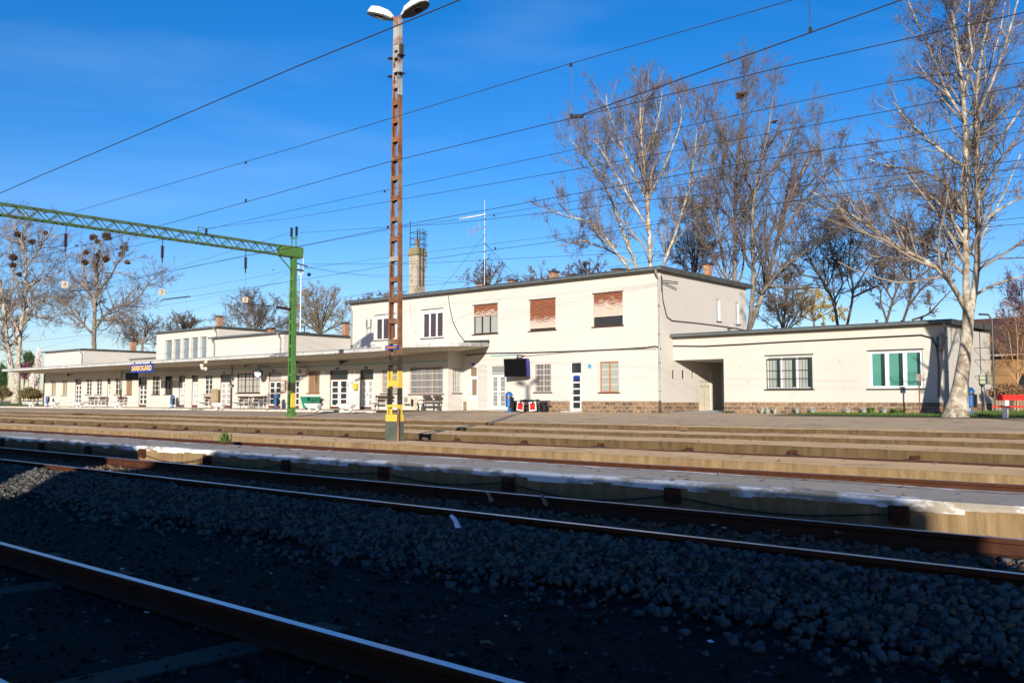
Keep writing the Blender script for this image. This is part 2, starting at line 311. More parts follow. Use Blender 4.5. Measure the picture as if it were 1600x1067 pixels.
# painted white edges on the first platform (real paint, 4 mm proud)
for yy,sgn,wd in ((0,1,.18),(1,-1,.17)):
    e=MB(); rr=random.Random(3+yy); last=None
    for a,b in zip(P1,P1[1:]):
        for k in range(2):
            xa=a[0]+(b[0]-a[0])*k/2; xb=a[0]+(b[0]-a[0])*(k+1)/2
            f=lambda q,x:(q(a)+(q(b)-q(a))*(x-a[0])/(b[0]-a[0]))
            wa=last if last is not None else wd; wb=wd*(.75+.5*rr.random()); last=wb
            ya=f(lambda p:p[1+yy],xa)+(.03 if yy==0 else -.005); yb=f(lambda p:p[1+yy],xb)+(.03 if yy==0 else -.005); za=f(lambda p:p[3],xa)+.005; zb=f(lambda p:p[3],xb)+.005
            e.quad((xa,ya,za),(xb,yb,zb),(xb,yb+sgn*wb,zb),(xa,ya+sgn*wa,za))
            if yy==0:
                e.quad((xa,ya-.034,za-.032),(xb,yb-.034,zb-.032),(xb,yb,zb),(xa,ya,za))
                da=.02+.05*rr.random()
                e.quad((xa,ya-.036,za-.034-da),(xb,yb-.036,zb-.034-da),(xb,yb-.034,zb-.032),(xa,ya-.034,za-.032))
    e.build('edge_paint',KERBW,p1)
# bolt plates on the walls + sagging cables (things fixed to the wall: parts of the platform)
for pr,yy,zz,x0,dx,n,sz in ((p1,8.6,-.36,-2.8,2.37,14,.13),(p3,17.27,-.40,-5.3,2.33,30,.12)):
    c=MB(); pts=[]
    for i in range(n):
        x=x0-dx*i; m=MB(); jz=.015*math.sin(i*2.3); m.box(x-sz/2-.02,x+sz/2+.02,yy-.045,yy+.02,zz-sz/2+jz,zz+sz/2+jz+.03); m.box(x-.03,x+.03,yy-.07,yy-.04,zz+.0,zz+.05)
        m.build('wall_bracket',RUSTRAIL,pr)
        pts.append((x,yy-.06,zz+.03))
        for q in range(1,6):
            t=q/6; pts.append((x-dx*t,yy-.05,zz+.03-.10*math.sin(math.pi*t)*(1+.3*math.sin(i*1.7))-.0))
    c.tube(pts,.008 if yy<10 else .012,5); c.build('wall_cable',PLASTICBLACK,pr)

# ================= TRACKS =================
def rail_profile(y,z):   # z = top of head
    w=[(-.07,-.15),(.07,-.15),(.07,-.138),(.012,-.122),(.009,-.045),(.034,-.036),(.036,-.008),(.028,0),(-.028,0),(-.036,-.008),(-.034,-.036),(-.009,-.045),(-.012,-.122),(-.07,-.138)]
    return [(y+a,z+b) for a,b in w]
def rail(parent,y,z,x0=XL,x1=XR):
    mb=MB(); pr=rail_profile(y,z); n=len(mb.v); k=len(pr); seg=18
    xs=np.linspace(x0,x1,seg+1)
    for a,b in zip(xs,xs[1:]):
        for j in range(k):
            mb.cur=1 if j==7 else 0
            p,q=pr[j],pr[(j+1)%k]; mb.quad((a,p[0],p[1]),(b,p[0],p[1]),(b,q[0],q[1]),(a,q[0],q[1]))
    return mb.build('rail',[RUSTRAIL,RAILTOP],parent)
def track(label,ya,yb,z,sleepers=0,xs=0,zs=0,m=None,dx=.66):
    r=thing('railway_track',label,'railway track',(0,(ya+yb)/2,z-.15),0,'railway tracks in front of the station')
    rail(r,ya,z); rail(r,yb,z)
    if sleepers:
        first=None
        for i in range(sleepers):
            x=xs-dx*i+random.uniform(-.03,.03)
            if first is None:
                mb=MB(); mb.box(-.13,.13,-1.25,1.25,-.14,0); first=mb.build('sleeper',m,r,world=False,bevel=.015); o=first
            else:
                o=first.copy(); COL.objects.link(o); o.parent=r
            o.location=(x,random.uniform(-.04,.04),zs-(z-.15)-(0 if random.random()<.3 else .022)); o.rotation_euler=(0,0,random.uniform(-.015,.015))
    return r
track('nearest railway track with polished rails in deep shade',1.58,3.07,-.54,60,4,-.692,WOODS)
track('second railway track on a ballast bank beside the asphalt platform',6.21,7.71,-.35,50,2,-.50,WOODS)
track('rusty railway track right behind the white edged asphalt platform',10.95,12.45,-.335)
track('railway track behind the platform with the rusty lamp mast',14.9 if False else 15.0,16.45,-.345)
track('railway track half hidden behind the cable lined platform',19.95,21.45,-.33)
track('railway track nearest the station building',25.45,26.95,-.33)
# rail joints / fasteners near the camera skipped where the shade hides them
# ---------------- stones ----------------
def ico():
    t=(1+5**.5)/2; v=np.array([(-1,t,0),(1,t,0),(-1,-t,0),(1,-t,0),(0,-1,t),(0,1,t),(0,-1,-t),(0,1,-t),(t,0,-1),(t,0,1),(-t,0,-1),(-t,0,1)],float); v/=np.linalg.norm(v[0])
    f=np.array([(0,11,5),(0,5,1),(0,1,7),(0,7,10),(0,10,11),(1,5,9),(5,11,4),(11,10,2),(10,7,6),(7,1,8),(3,9,4),(3,4,2),(3,2,6),(3,6,8),(3,8,9),(4,9,5),(2,4,11),(6,2,10),(8,6,7),(9,8,1)])
    return v,f
def npmesh(name,V,Fc,mats,parent=None,smooth=False,mi=None):
    me=bpy.data.meshes.new(name); k=Fc.shape[1]; me.vertices.add(len(V)); me.vertices.foreach_set('co',V.astype(np.float32).ravel())
    me.loops.add(Fc.size); me.loops.foreach_set('vertex_index',Fc.astype(np.int32).ravel()); me.polygons.add(len(Fc))
    me.polygons.foreach_set('loop_start',np.arange(0,Fc.size,k,dtype=np.int32)); 
    try: me.polygons.foreach_set('loop_total',np.full(len(Fc),k,dtype=np.int32))
    except Exception: pass
    if not isinstance(mats,(list,tuple)): mats=[mats]
    for m in mats: me.materials.append(m)
    if mi is not None: me.polygons.foreach_set('material_index',mi.astype(np.int32))
    if smooth: me.polygons.foreach_set('use_smooth',np.ones(len(Fc),bool))
    me.update(calc_edges=True); o=bpy.data.objects.new(name,me); COL.objects.link(o)
    if parent: o.parent=parent
    return o
def stones(name,P,S,mats,label,mi=None):
    n=len(P); v=np.array([(a,b,c) for c in (-1,1) for b in (-1,1) for a in (-1,1)],float)*.72; f=np.array([(0,2,3,1),(4,5,7,6),(0,1,5,4),(1,3,7,5),(3,2,6,7),(2,0,4,6)]); V=v[None]*(1+NR.uniform(-.5,.25,(n,8,3))); V=V*(S[:,None,None]*NR.uniform(.6,1.25,(n,1,3)))
    a=NR.uniform(0,6.28,n); b=NR.uniform(-.9,.9,n); ca,sa,cb,sb=np.cos(a),np.sin(a),np.cos(b),np.sin(b)
    x,y,z=V[...,0],V[...,1],V[...,2]; y,z=y*cb[:,None]-z*sb[:,None],y*sb[:,None]+z*cb[:,None]; x,y=x*ca[:,None]-y*sa[:,None],x*sa[:,None]+y*ca[:,None]
    V=np.stack([x,y,z],-1)+P[:,None]; F=(f[None]+8*np.arange(n)[:,None,None]).reshape(-1,4)
    o=npmesh(name,V.reshape(-1,3),F,mats,mi=None if mi is None else np.repeat(mi,6)); tag(o,label=label,kind='stuff'); return o
def gz_arr(y): return np.interp(y,[p[0] for p in GZ],[p[1] for p in GZ])
n=30000; x=-24*NR.random(n)**1.15+.5; y=np.where(NR.random(n)<.05,NR.normal(5.05,.16,n),5.15+.97*NR.random(n)**.75)+.07*np.sin(x*1.3)+.05*np.sin(x*3.1); h=np.clip((y-5.0)/.8,0,1)
z=gz_arr(y)+.05*h+NR.uniform(-.01,.05,n)*h+.01; S=.014+.03*NR.random(n)**1.2
stones('ballast',np.stack([x,y,z],1),S,[BALL,BALL2,BALL3],'loose grey ballast heaped against the second track',NR.choice(3,n,p=[.5,.38,.12]))
n=5000; x=-30*NR.random(n)**1.2+.5; y=NR.uniform(6.3,7.62,n); z=gz_arr(y)+NR.uniform(-.01,.03,n); S=NR.uniform(.02,.042,n)
stones('rusty_ballast',np.stack([x,y,z],1),S,[BALLR,BALL],'rust coloured ballast between the rails of the second track',(NR.random(n)<.3).astype(int))
n=2500; x=-30*NR.random(n)**1.2+.5; y=NR.uniform(7.8,8.6,n); z=gz_arr(y)+NR.uniform(-.01,.02,n); S=NR.uniform(.015,.04,n)
stones('rubble',np.stack([x,y,z],1),S,[BALLR],'reddish rubble along the foot of the asphalt platform')
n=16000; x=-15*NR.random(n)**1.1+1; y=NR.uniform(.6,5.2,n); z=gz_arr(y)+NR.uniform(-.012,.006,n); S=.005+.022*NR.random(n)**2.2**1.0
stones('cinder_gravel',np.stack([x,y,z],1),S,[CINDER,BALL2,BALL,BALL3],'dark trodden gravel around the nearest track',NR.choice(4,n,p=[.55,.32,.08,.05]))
n=3500; x=-40*NR.random(n)+0; y=NR.choice([10.2,10.6,12.9,14.85,16.8,17.15],n)+NR.uniform(-.15,.15,n); z=gz_arr(y)+NR.uniform(-.0,.02,n); S=NR.uniform(.015,.035,n)
stones('trackbed_stones',np.stack([x,y,z],1),S,[BALLR],'small rusty stones lying beside the farther rails')

# ================= STATION BUILDING =================
YF,YB,YW=42.3,43.65,45.04
XA=-106.9; XC=-61.06; X2L=-54.2; X2R=-26.93; XWR=-12.3
BD=thing('station_building','long cream station building with flat roofs, two storeys in its middle','building',(-60,YF,0))
def panel(mb,axis,c,a0,a1,z0,z1,ops,inw,dep=.16):
    """wall sheet with real openings; axis 'y': plane y=c running along x; 'x': plane x=c running along y. inw=+1/-1 inward direction"""
    P=(lambda a,z,d=0:(a,c+d*inw,z)) if axis=='y' else (lambda a,z,d=0:(c+d*inw,a,z))
    A=sorted(set([a0,a1]+[min(max(q,a0),a1) for o in ops for q in o[:2]])); Z=sorted(set([z0,z1]+[min(max(q,z0),z1) for o in ops for q in o[2:4]]))
    for p,q in zip(A,A[1:]):
        for r,t in zip(Z,Z[1:]):
            cx,cz=(p+q)/2,(r+t)/2
            if any(o[0]<cx<o[1] and o[2]<cz<o[3] for o in ops): continue
            mb.quad(P(p,r),P(q,r),P(q,t),P(p,t))
    for o in ops:
        l,rr,b,t=o[:4]
        mb.quad(P(l,b),P(l,t),P(l,t,dep),P(l,b,dep)); mb.quad(P(rr,b),P(rr,t),P(rr,t,dep),P(rr,b,dep)); mb.quad(P(l,t),P(rr,t),P(rr,t,dep),P(l,t,dep)); mb.quad(P(l,b),P(rr,b),P(rr,b,dep),P(l,b,dep))
def opn(px0,px1,pt,pb,Y):
    a=oY(px0,(pt+pb)/2,Y).x; b=oY(px1,(pt+pb)/2,Y).x; t=oY((px0+px1)/2,pt,Y).z; bb=oY((px0+px1)/2,pb,Y).z
    return [a,b,bb,t]
def frame_fill(op,Y,style,name):
    """builds window / door in an opening of a wall facing -Y"""
    l,r,b,t=op; y=Y+.10; st=dict(fr=WHITE,gl=GLASS,nx=2,nz=1,fw=.06,sill=DARKBR,shut=0,grille=0,mun=WHITE); st.update(style)
    if name=='door':
        tz=st.get('transom',.22); zt=b+(t-b)*(1-tz); kb=st.get('kick',.12)
        f=MB(); f.box(l,l+.06,y-.03,y+.04,b,t); f.box(r-.06,r,y-.03,y+.04,b,t); f.box(l+.06,r-.06,y-.03,y+.04,t-.06,t); f.box(l+.06,r-.06,y-.03,y+.04,zt-.05,zt+.03)
        d=f.build('door',st.get('tr',BROWN) if st.get('tr') else BROWN,BD)
        g=MB(); g.box(l+.06,r-.06,y+.012,y+.03,zt+.03,t-.06); g.build('transom_window',st.get('tgl',GLASS),d)
        w=r-l-.12; n=st.get('leaves',2)
        for i in range(n):
            a=l+.06+w*i/n+.006; c=l+.06+w*(i+1)/n-.006; z0=b+.02; z1=zt-.05; m=MB(); s=st.get('stile',.11)
            s=min(s,(c-a)*.24)
            m.box(a,a+s,y-.01,y+.035,z0,z1); m.box(c-s,c,y-.01,y+.035,z0,z1); zk=z0+kb*(z1-z0)+.05; m.box(a+s,c-s,y-.01,y+.035,z0,zk); m.box(a+s,c-s,y-.01,y+.035,z1-.10,z1)
            npn=st.get('rows',4)
            for k in range(1,npn): zz=zk+(z1-.1-zk)*k/npn; m.box(a+s,c-s,y-.006,y+.03,zz-.04,zz+.04)
            leaf=m.build('door_leaf',st['fr'],d)
            pz=MB(); pz.box(a+s,c-s,y+.008,y+.022,zk,z1-.1); pz.build('pane',st['gl'],d)
            if i==n-1: hd=MB(); hd.box(a+.02,a+.05,y-.07,y-.01,b+1.0,b+1.13); hd.build('handle',BLACKTRIM,d)
        if kb>0:
            kp=MB(); kp.box(l+.06,r-.06,y-.014,y-.010,b+.02,b+.02+kb*(zt-b)*.75); kp.build('kick_plate',st.get('kickm',BROWN),d)
        return d
    f=MB(); fw=st['fw']; zt=t
    if st['shut']: zt=t-(t-b)*st['shut']
    f.box(l,l+fw,y-.03,y+.04,b,t); f.box(r-fw,r,y-.03,y+.04,b,t); f.box(l+fw,r-fw,y-.03,y+.04,t-fw,t); f.box(l+fw,r-fw,y-.03,y+.04,b,b+fw)
    for i in range(1,st['nx']): x=l+(r-l)*i/st['nx']; f.box(x-fw*.7,x+fw*.7,y-.028,y+.04,b+fw,t-fw)
    wn=f.build('window',st['fr'],BD)
    g=MB(); g.box(l+fw,r-fw,y+.012,y+.03,b+fw,t-fw); g.build('pane',st['gl'],wn)
    if st['nz']>1 or st.get('sub',1)>1:
        m=MB(); N=st['nx']*st.get('sub',1)
        for k in range(1,st['nz']): zz=b+(t-b)*k/st['nz']; m.box(l+fw,r-fw,y-.005,y+.02,zz-.018,zz+.018)
        if st.get('sub',1)>1:
            for k in range(1,N):
                if k%st.get('sub',1): x=l+(r-l)*k/N; m.box(x-.018,x+.018,y-.007,y+.018,b+fw,t-fw)
        m.build('glazing_bars',st['mun'],wn)
    if st.get('cornice'):
        m=MB(); m.box(l-.06,r+.06,Y-.05,Y+.02,t+.005,t+.05); m.build('drip_board',BLACKTRIM,wn)
    if st['sill']:
        m=MB(); m.box(l-.10,r+.10,Y-.09,Y+.10,b-.05,b+.004); m.build('sill',st['sill'],wn)
    if st['shut']:
        m=MB(); nsl=max(3,int((t-zt)/.055)); 
        for k in range(nsl): z0=zt+(t-zt)*k/nsl; m.box(l+.02,r-.02,Y+.03,Y+.045,z0+.004,z0+(t-zt)/nsl-.001)
        m.box(l+.02,r-.02,Y+.02,Y+.05,zt-.05,zt+.003); m.build('shutter',st.get('sm',SHUTTER),wn)
    if st['grille']:
        m=MB(); k=max(3,int((r-l)/.115)); z0,z1=b+.03,t-.02
        for i in range(k+1): x=l+.02+(r-l-.04)*i/k; m.box(x-.0065,x+.0065,Y-.035,Y-.019,z0,z1)
        for i in range(st.get('gh',5)): zz=z0+(z1-z0)*i/(st.get('gh',5)-1); m.box(l,r,Y-.045,Y-.036,zz-.012,zz+.012)
        m.build('grille',WHITE,wn)
    return wn
WN={'fr':WHITE,'gl':CURTAIN,'nx':2,'nz':1,'fw':.05}
front=[ # (px0,px1,ptop,pbot,type,style)
 (79.3,86.9,593.6,617.3,'w',dict(WN,fr=CREAM,gl=CURTBR)),(96.7,104.6,592.8,617.6,'w',dict(WN,fr=CREAM,gl=CURTBR)),
 (116.8,126.6,592,633.2,'d',dict(tr=BROWN,fr=WHITE,gl=GLASS,transom=.20)),
 (134.1,143.1,591.2,616.6,'w',dict(WN,gl=GLASS,nz=4,nx=2)),(149.8,159,590.9,616.6,'w',dict(WN,gl=GLASS,nz=4,nx=2)),
 (167,172.4,590.7,633.6,'d',dict(tr=BROWN,fr=WHITE,gl=CURTAIN,transom=.20,leaves=1,rows=2,kick=.5,kickm=WHITE)),
 (179.4,189,590.2,616.8,'w',dict(WN,fr=CREAM,gl=GLASS,nz=3,nx=2)),(196.8,206.2,589.6,616.6,'w',dict(WN,fr=ORANGEBR,gl=CURTBR,nx=2)),
 (216.5,229,589.2,634,'d',dict(tr=BROWN,fr=WHITE,gl=GLASS,transom=.24)),
 (238.1,249.8,588.2,616.4,'w',dict(WN,fr=DARKBR,mun=WHITE,gl=GLASS,nz=4,nx=2,sub=2)),(257.5,269.8,587.4,616.2,'w',dict(WN,fr=DARKBR,gl=GLASS,mun=DARKBR,nz=3,nx=2)),
 (279,288.8,586.8,636,'d',dict(tr=DARKBR,fr=WHITE,gl=CURTAIN,transom=.19)),(299,309,586.4,636.1,'d',dict(tr=DARKBR,fr=WHITE,gl=CURTAIN,transom=.19)),
 (319.4,331.6,585.5,615.8,'w',dict(WN,gl=GLASS,nz=4,nx=2,sill=BROWN)),
 (343.7,360.4,585,636.2,'d',dict(tr=BROWN,fr=WHITE,gl=CURTAIN,transom=.22)),
 (370.3,406.2,583.4,614,'w',dict(fr=DARKBR,mun=DARKBR,gl=CURTAIN,nx=3,nz=3,sub=2,fw=.07)),
 (419,438.8,582.4,637.6,'d',dict(tr=BROWN,fr=WHITE,gl=GLASS,tgl=CURTAIN,transom=.22)),
 (452,467.6,581,638,'d',dict(tr=BROWN,fr=WHITE,gl=GLASS,transom=.22)),
 (481.2,499.2,579.8,614,'w',dict(fr=ORANGEBR,gl=CURTBR,nx=2,fw=.08,sill=DARKBR)),
 (514.7,543,578.5,639,'d',dict(tr=BROWN,fr=WHITE,gl=GLASS,transom=.23,stile=.16,kick=.10)),
 (562.3,583,577.3,639.2,'d',dict(tr=BROWN,fr=WHITE,gl=CURTAIN,transom=.24,stile=.14,kick=.10)),
 (596.6,621,576.9,614.8,'w',dict(fr=ORANGEBR,gl=CURTBR,nx=2,grille=1)),
 (640,692.2,572.6,615.6,'w',dict(fr=ORANGEBR,gl=GLASS,nx=3,grille=1,gh=5,sub=1,fw=.07)),
]
ops=[opn(*w[:4],YF) for w in front]
for o,w in zip(ops,front):
    if w[4]=='d': o[2]=0.02
    frame_fill(o,YF,w[5],'door' if w[4]=='d' else 'window')
XBAY=-42.43; ZCAN=3.66
wl=MB()
panel(wl,'y',YF,XA,XBAY,-.15,4.02,ops,1)
bayw=[oX(707,592,XBAY).y,oX(721,592,XBAY).y,oX(714,614,XBAY).z,oX(714,572.5,XBAY).z]
panel(wl,'x',XBAY,YF,YB,-.15,4.05,[bayw],-1)
# left gable end of the ground floor
panel(wl,'x',XA,YF,52,-.15,ZCAN+.1,[],1)
wl.quad((XA,52,-.15),(X2L,52,-.15),(X2L,52,ZCAN+.5),(XA,52,ZCAN+.5))
wl.build('ground_floor_wall',PLASTER,BD)
# bay side window
def side_window(c,op,name,fr,gl,inw,grille=False,fw=.05,nz=1):
    a0,a1,b,t=op; x=c+inw*.10; f=MB(); e=inw*.03
    f.box(x-e,x+e,a0,a0+fw,b,t); f.box(x-e,x+e,a1-fw,a1,b,t); f.box(x-e,x+e,a0+fw,a1-fw,b,b+fw); f.box(x-e,x+e,a0+fw,a1-fw,t-fw,t)
    w=f.build('window',fr,BD); g=MB(); g.box(x+inw*.01,x+inw*.02,a0+fw,a1-fw,b+fw,t-fw); g.build('pane',gl,w)
    s=MB(); s.box(c-inw*.07,c+inw*.09,a0-.06,a1+.06,b-.05,b+.003); s.build('sill',DARKBR,w)
    if grille:
        m=MB(); n=5
        for i in range(n+1): yy=a0+.02+(a1-a0-.04)*i/n; m.box(c-inw*.035,c-inw*.02,yy-.008,yy+.008,b+.02,t-.02)
        for i in range(5): zz=b+.04+(t-b-.08)*i/4; m.box(c-inw*.045,c-inw*.036,a0,a1,zz-.011,zz+.011)
        m.build('grille',WHITE,w)
side_window(XBAY,bayw,'window',CREAM,CURTAIN,-1,True)
# ---- two storey block
up=[(586.5,617.5,492,531,dict(WN,fr=WHITE,gl=CURTRED,nx=3,fw=.09,cornice=1,sill=DARKBR)),
    (659.6,692,483.6,528,dict(WN,fr=WHITE,gl=CURTRED,nx=3,fw=.09,cornice=1,sill=DARKBR)),
    (740,777.5,476,521.7,dict(fr=DARKBR,gl=BLIND,nx=3,fw=.08,cornice=1,shut=.36,sm=SHUTTER2)),
    (827.7,868,467.8,516.2,dict(fr=DARKBR,gl=GLASS,nx=3,fw=.08,cornice=1,shut=.90,sm=SHUTTER)),
    (927.2,973,457.6,509.5,dict(fr=DARKBR,gl=GLASS,nx=3,fw=.10,cornice=1,shut=.68,sm=SHUTTER2))]
lo=[(733,747.2,572.3,640.6,'d',dict(tr=WHITE,fr=WHITE,gl=CURTBR,leaves=1,rows=1,kick=.42,kickm=CREAM,transom=.24,tgl=CURTBR)),
    (766,791,570.3,641,'d',dict(tr=WHITE,fr=WHITE,gl=GLASS,leaves=2,rows=2,transom=.22,kick=.10,kickm=WHITE,stile=.14)),
    (835.9,861.2,568,612.6,'w',dict(fr=ORANGEBR,gl=GLASS,nx=2,grille=1,gh=6)),
    (890.7,908.3,565.2,641.3,'d',dict(tr=WHITE,fr=WHITE,gl=GLASS,leaves=1,rows=5,transom=.24,kick=.03,kickm=WHITE,stile=.09)),
    (937,966.5,564.8,613,'w',dict(fr=ORANGEBR,gl=BLIND,nx=2,nz=4,fw=.07,mun=CREAM))]
opsu=[opn(*w[:4],YB) for w in up]; opsl=[opn(*w[:4],YB) for w in lo]
for o,w in zip(opsu,up):
    wn=frame_fill(o,YB,w[4],'window')
    if w[4]['fr'] is WHITE: # white roller shutter box above the sashes
        b=MB(); b.box(o[0]+.01,o[1]-.01,YB+.02,YB+.09,o[3]-.28,o[3]-.005); b.build('shutter_box',WHITE,wn)
for o,w in zip(opsl,lo):
    if w[4]=='d': o[2]=max(o[2],.03)
    d=frame_fill(o,YB,w[5],'door' if w[4]=='d' else 'window')
    if w[0]==766:
        m=MB()
        for i in range(17): x=o[0]+.02+(o[1]-o[0]-.04)*i/16; m.box(x-.008,x+.008,YB-.03,YB-.016,o[2]+.03,o[3]-.02)
        for i in range(7): zz=o[2]+.05+(o[3]-o[2]-.1)*i/6; m.box(o[0],o[1],YB-.04,YB-.031,zz-.013,zz+.013)
        m.build('grille',WHITE,d)
ZT2=7.95; DEP2=54.2
tw=MB()
panel(tw,'y',YB,X2L,X2R,-.3,ZT2,opsu+opsl,1)
slit=[[oX(1119.6,485,X2R).y,oX(1125.4,485,X2R).y,oX(1122,502,X2R).z,oX(1122,467.5,X2R).z],[oX(1149.7,490,X2R).y,oX(1154.9,490,X2R).y,oX(1152,506.6,X2R).z,oX(1152,472.8,X2R).z]]
small=[[oX(a,586,X2R).y,oX(b,586,X2R).y,oX((a+b)/2,592,X2R).z,oX((a+b)/2,578.5,X2R).z] for a,b in ((1050.3,1053.6),(1065.5,1069.2),(1081,1083.4))]
pdoor=[oX(1091,610,X2R).y,oX(1111.5,610,X2R).y,.08,oX(1100,579.5,X2R).z]
panel(tw,'x',X2R,YB,DEP2,-.3,ZT2,slit+small+[pdoor],-1,.2)
panel(tw,'x',X2L,YB,DEP2,ZCAN,ZT2,[],1)
tw.quad((X2L,DEP2,-.3),(X2R,DEP2,-.3),(X2R,DEP2,ZT2),(X2L,DEP2,ZT2))
tw.build('two_storey_wall',PLASTER,BD)
for s_ in slit: side_window(X2R,s_,'window',WHITE,CURTAIN,-1,False,.06)
for s_ in small:
    g=MB(); g.box(X2R-.07,X2R-.05,s_[0],s_[1],s_[2],s_[3]); g.build('ventilation_slot',BLACKTRIM,BD)
d=MB(); d.box(X2R-.10,X2R-.05,pdoor[0]+.05,pdoor[1]-.05,pdoor[2],pdoor[3]-.05); d.box(X2R-.13,X2R-.02,pdoor[0],pdoor[0]+.05,pdoor[2],pdoor[3]); d.box(X2R-.13,X2R-.02,pdoor[1]-.05,pdoor[1],pdoor[2],pdoor[3]); d.box(X2R-.13,X2R-.02,pdoor[0]+.05,pdoor[1]-.05,pdoor[3]-.05,pdoor[3])
ym=(pdoor[0]+pdoor[1])/2
dd=d.build('panel_door',CREAM,BD)
h=MB(); h.box(X2R-.05,X2R-.045,ym-.008,ym+.008,pdoor[2],pdoor[3]-.05)
for k in (-.45,-.2,.2,.45):
    for zz in (1.45,1.75): h.box(X2R-.05,X2R-.042,ym+k-.03,ym+k+.03,zz,zz+.1)
h.build('door_holes',BLACKTRIM,dd)
# plinth of reddish field stone
ZP=.62
def plinth(x0,x1,y0,y1,zt=ZP): q=MB(); q.box(x0,x1,y0,y1,-.35,zt); q.build('stone_plinth',STONE,BD)
plinth(oY(801,640,YB).x,opsl[3][0]-.02,YB-.045,YB+.05); plinth(opsl[3][1]+.02,X2R-.06,YB-.045,YB+.05); plinth(oY(724.5,640,YB).x,oY(729,640,YB).x,YB-.045,YB+.05,.58)
plinth(X2R-.05,X2R+.045,YB-.045,pdoor[0]-.02,.55); plinth(-23.77,XWR-.06,YW-.045,YW+.05,.58); plinth(XWR-.05,XWR+.045,YW-.045,52.7,.50)
# door step
m=MB(); m.box(opsl[3][0]-.35,opsl[3][1]+.1,YB-.5,YB,-.3,.02); m.build('door_step',CONC,BD,bevel=.01)
# roof of two storey part
def roof(x0,x1,y0,y1,z,th=.20,ov=.30,gut=True,zb=None,name='roof'):
    m=MB(); zb=z if zb is None else zb
    pr=[(y0-ov,z),(y1+ov,zb),(y1+ov,zb+th),(y0-ov,z+th)]
    m.prism(pr,x0-ov,x1+ov); r=m.build(name,ROOFM,BD)
    if gut:
        g=MB(); g.tube([(x0-ov,y0-ov-.07,z+th*.45),(x1+ov,y0-ov-.07,z+th*.45)],.075,8); g.build('gutter',GUTTER,r)
        f=MB(); f.box(x0-ov-.004,x1+ov+.004,y0-ov-.012,y0-ov-.002,z+.01,z+th-.01); f.build('fascia',BLACKTRIM,r)
    return r
roof(X2L,X2R,YB,DEP2,ZT2-.02,.27,.32,True,ZT2-.02)
# ---- low right wing
ZW=4.22
wing=MB(); wops=[(1197.2,1269.5,555.2,608),(1357.7,1442.3,547.3,607)]
wo=[opn(*w,YW) for w in wops]
door_op=[X2R-.4,-23.78,-.35,2.95]
panel(wing,'y',YW,X2R,XWR,-.35,ZW,wo+[door_op],1,.25)
panel(wing,'x',XWR,YW,52.9,-.35,ZW-.0,[],-1)
wing.quad((X2R,52.9,-.3),(XWR,52.9,-.3),(XWR,52.9,ZW),(X2R,52.9,ZW))
wing.box(-23.78,-23.6,YW+.26,50.6,-.3,2.95)         # right side of the passage
wing.box(X2R+.01,-23.6,50.6,50.75,-.3,2.95)         # back of the passage
wing.quad((X2R,YW+.25,2.95),(-23.6,YW+.25,2.95),(-23.6,50.6,2.95),(X2R,50.6,2.95))
wing.build('wing_wall',PLASTER_DIRTY,BD)
m=MB(); m.box(-25.9,-24.5,50.52,50.6,-.1,2.2); m.build('passage_door',DARKBR,BD)
m=MB(); m.box(-26.5,-25.7,50.5,50.6,2.35,2.8); m.build('fuse_box',GREYSTEEL,BD)
fl=MB(); fl.quad((X2R,YB+.1,-.03),(-23.6,YB+.1,-.03),(-23.6,50.7,.10),(X2R,50.7,.10)); fl.build('passage_floor',CONC,BD)
frame_fill(wo[0],YW,dict(fr=WHITE,gl=BLIND,nx=3,fw=.07,cornice=1,sill=BLACKTRIM,sub=1),'window')
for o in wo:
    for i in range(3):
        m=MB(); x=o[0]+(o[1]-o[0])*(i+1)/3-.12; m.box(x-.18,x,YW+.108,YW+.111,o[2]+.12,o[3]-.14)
        m.build('reveal_shade_strip',mat('reveal_shade_teal',(.012,.035,.035),None,rough=.1),BD)  # reveal shadow along each pane's right side, painted as a dark teal strip
frame_fill(wo[1],YW,dict(fr=WHITE,gl=TEAL,nx=3,fw=.13,cornice=1,sill=BLACKTRIM),'window')
# dark outer reveal and burglar bars of the first wing window
m=MB(); o=wo[0]
for k in range(1,14):
    if k%1==0: x=o[0]+(o[1]-o[0])*k/14; m.box(x-.004,x+.004,YW+.03,YW+.042,o[2]+.02,o[3]-.12)
for zz in (.35,.62): z=o[2]+(o[3]-o[2])*zz*.9; m.box(o[0]+.01,o[1]-.01,YW+.02,YW+.03,z-.012,z+.012)
m.build('window_bars',BLACKTRIM,BD)
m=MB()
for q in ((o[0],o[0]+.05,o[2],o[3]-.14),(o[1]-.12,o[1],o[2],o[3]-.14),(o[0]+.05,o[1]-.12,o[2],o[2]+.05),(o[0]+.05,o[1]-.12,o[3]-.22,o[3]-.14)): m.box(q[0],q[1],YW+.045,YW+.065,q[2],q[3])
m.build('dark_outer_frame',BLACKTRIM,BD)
r=roof(X2R+.34,XWR,YW,52.9,ZW+.0,.22,.33,True,ZW+.15,'wing_roof')
m=MB()
for px in (1139,1213,1285,1370,1440): 
    x=oY(px,505,47).x; m.cyl((x,47),.05,ZW+.1,ZW+.5,8); m.cyl((x,47),.10,ZW+.5,ZW+.56,8)
m.build('roof_vents',BLACKTRIM,r)
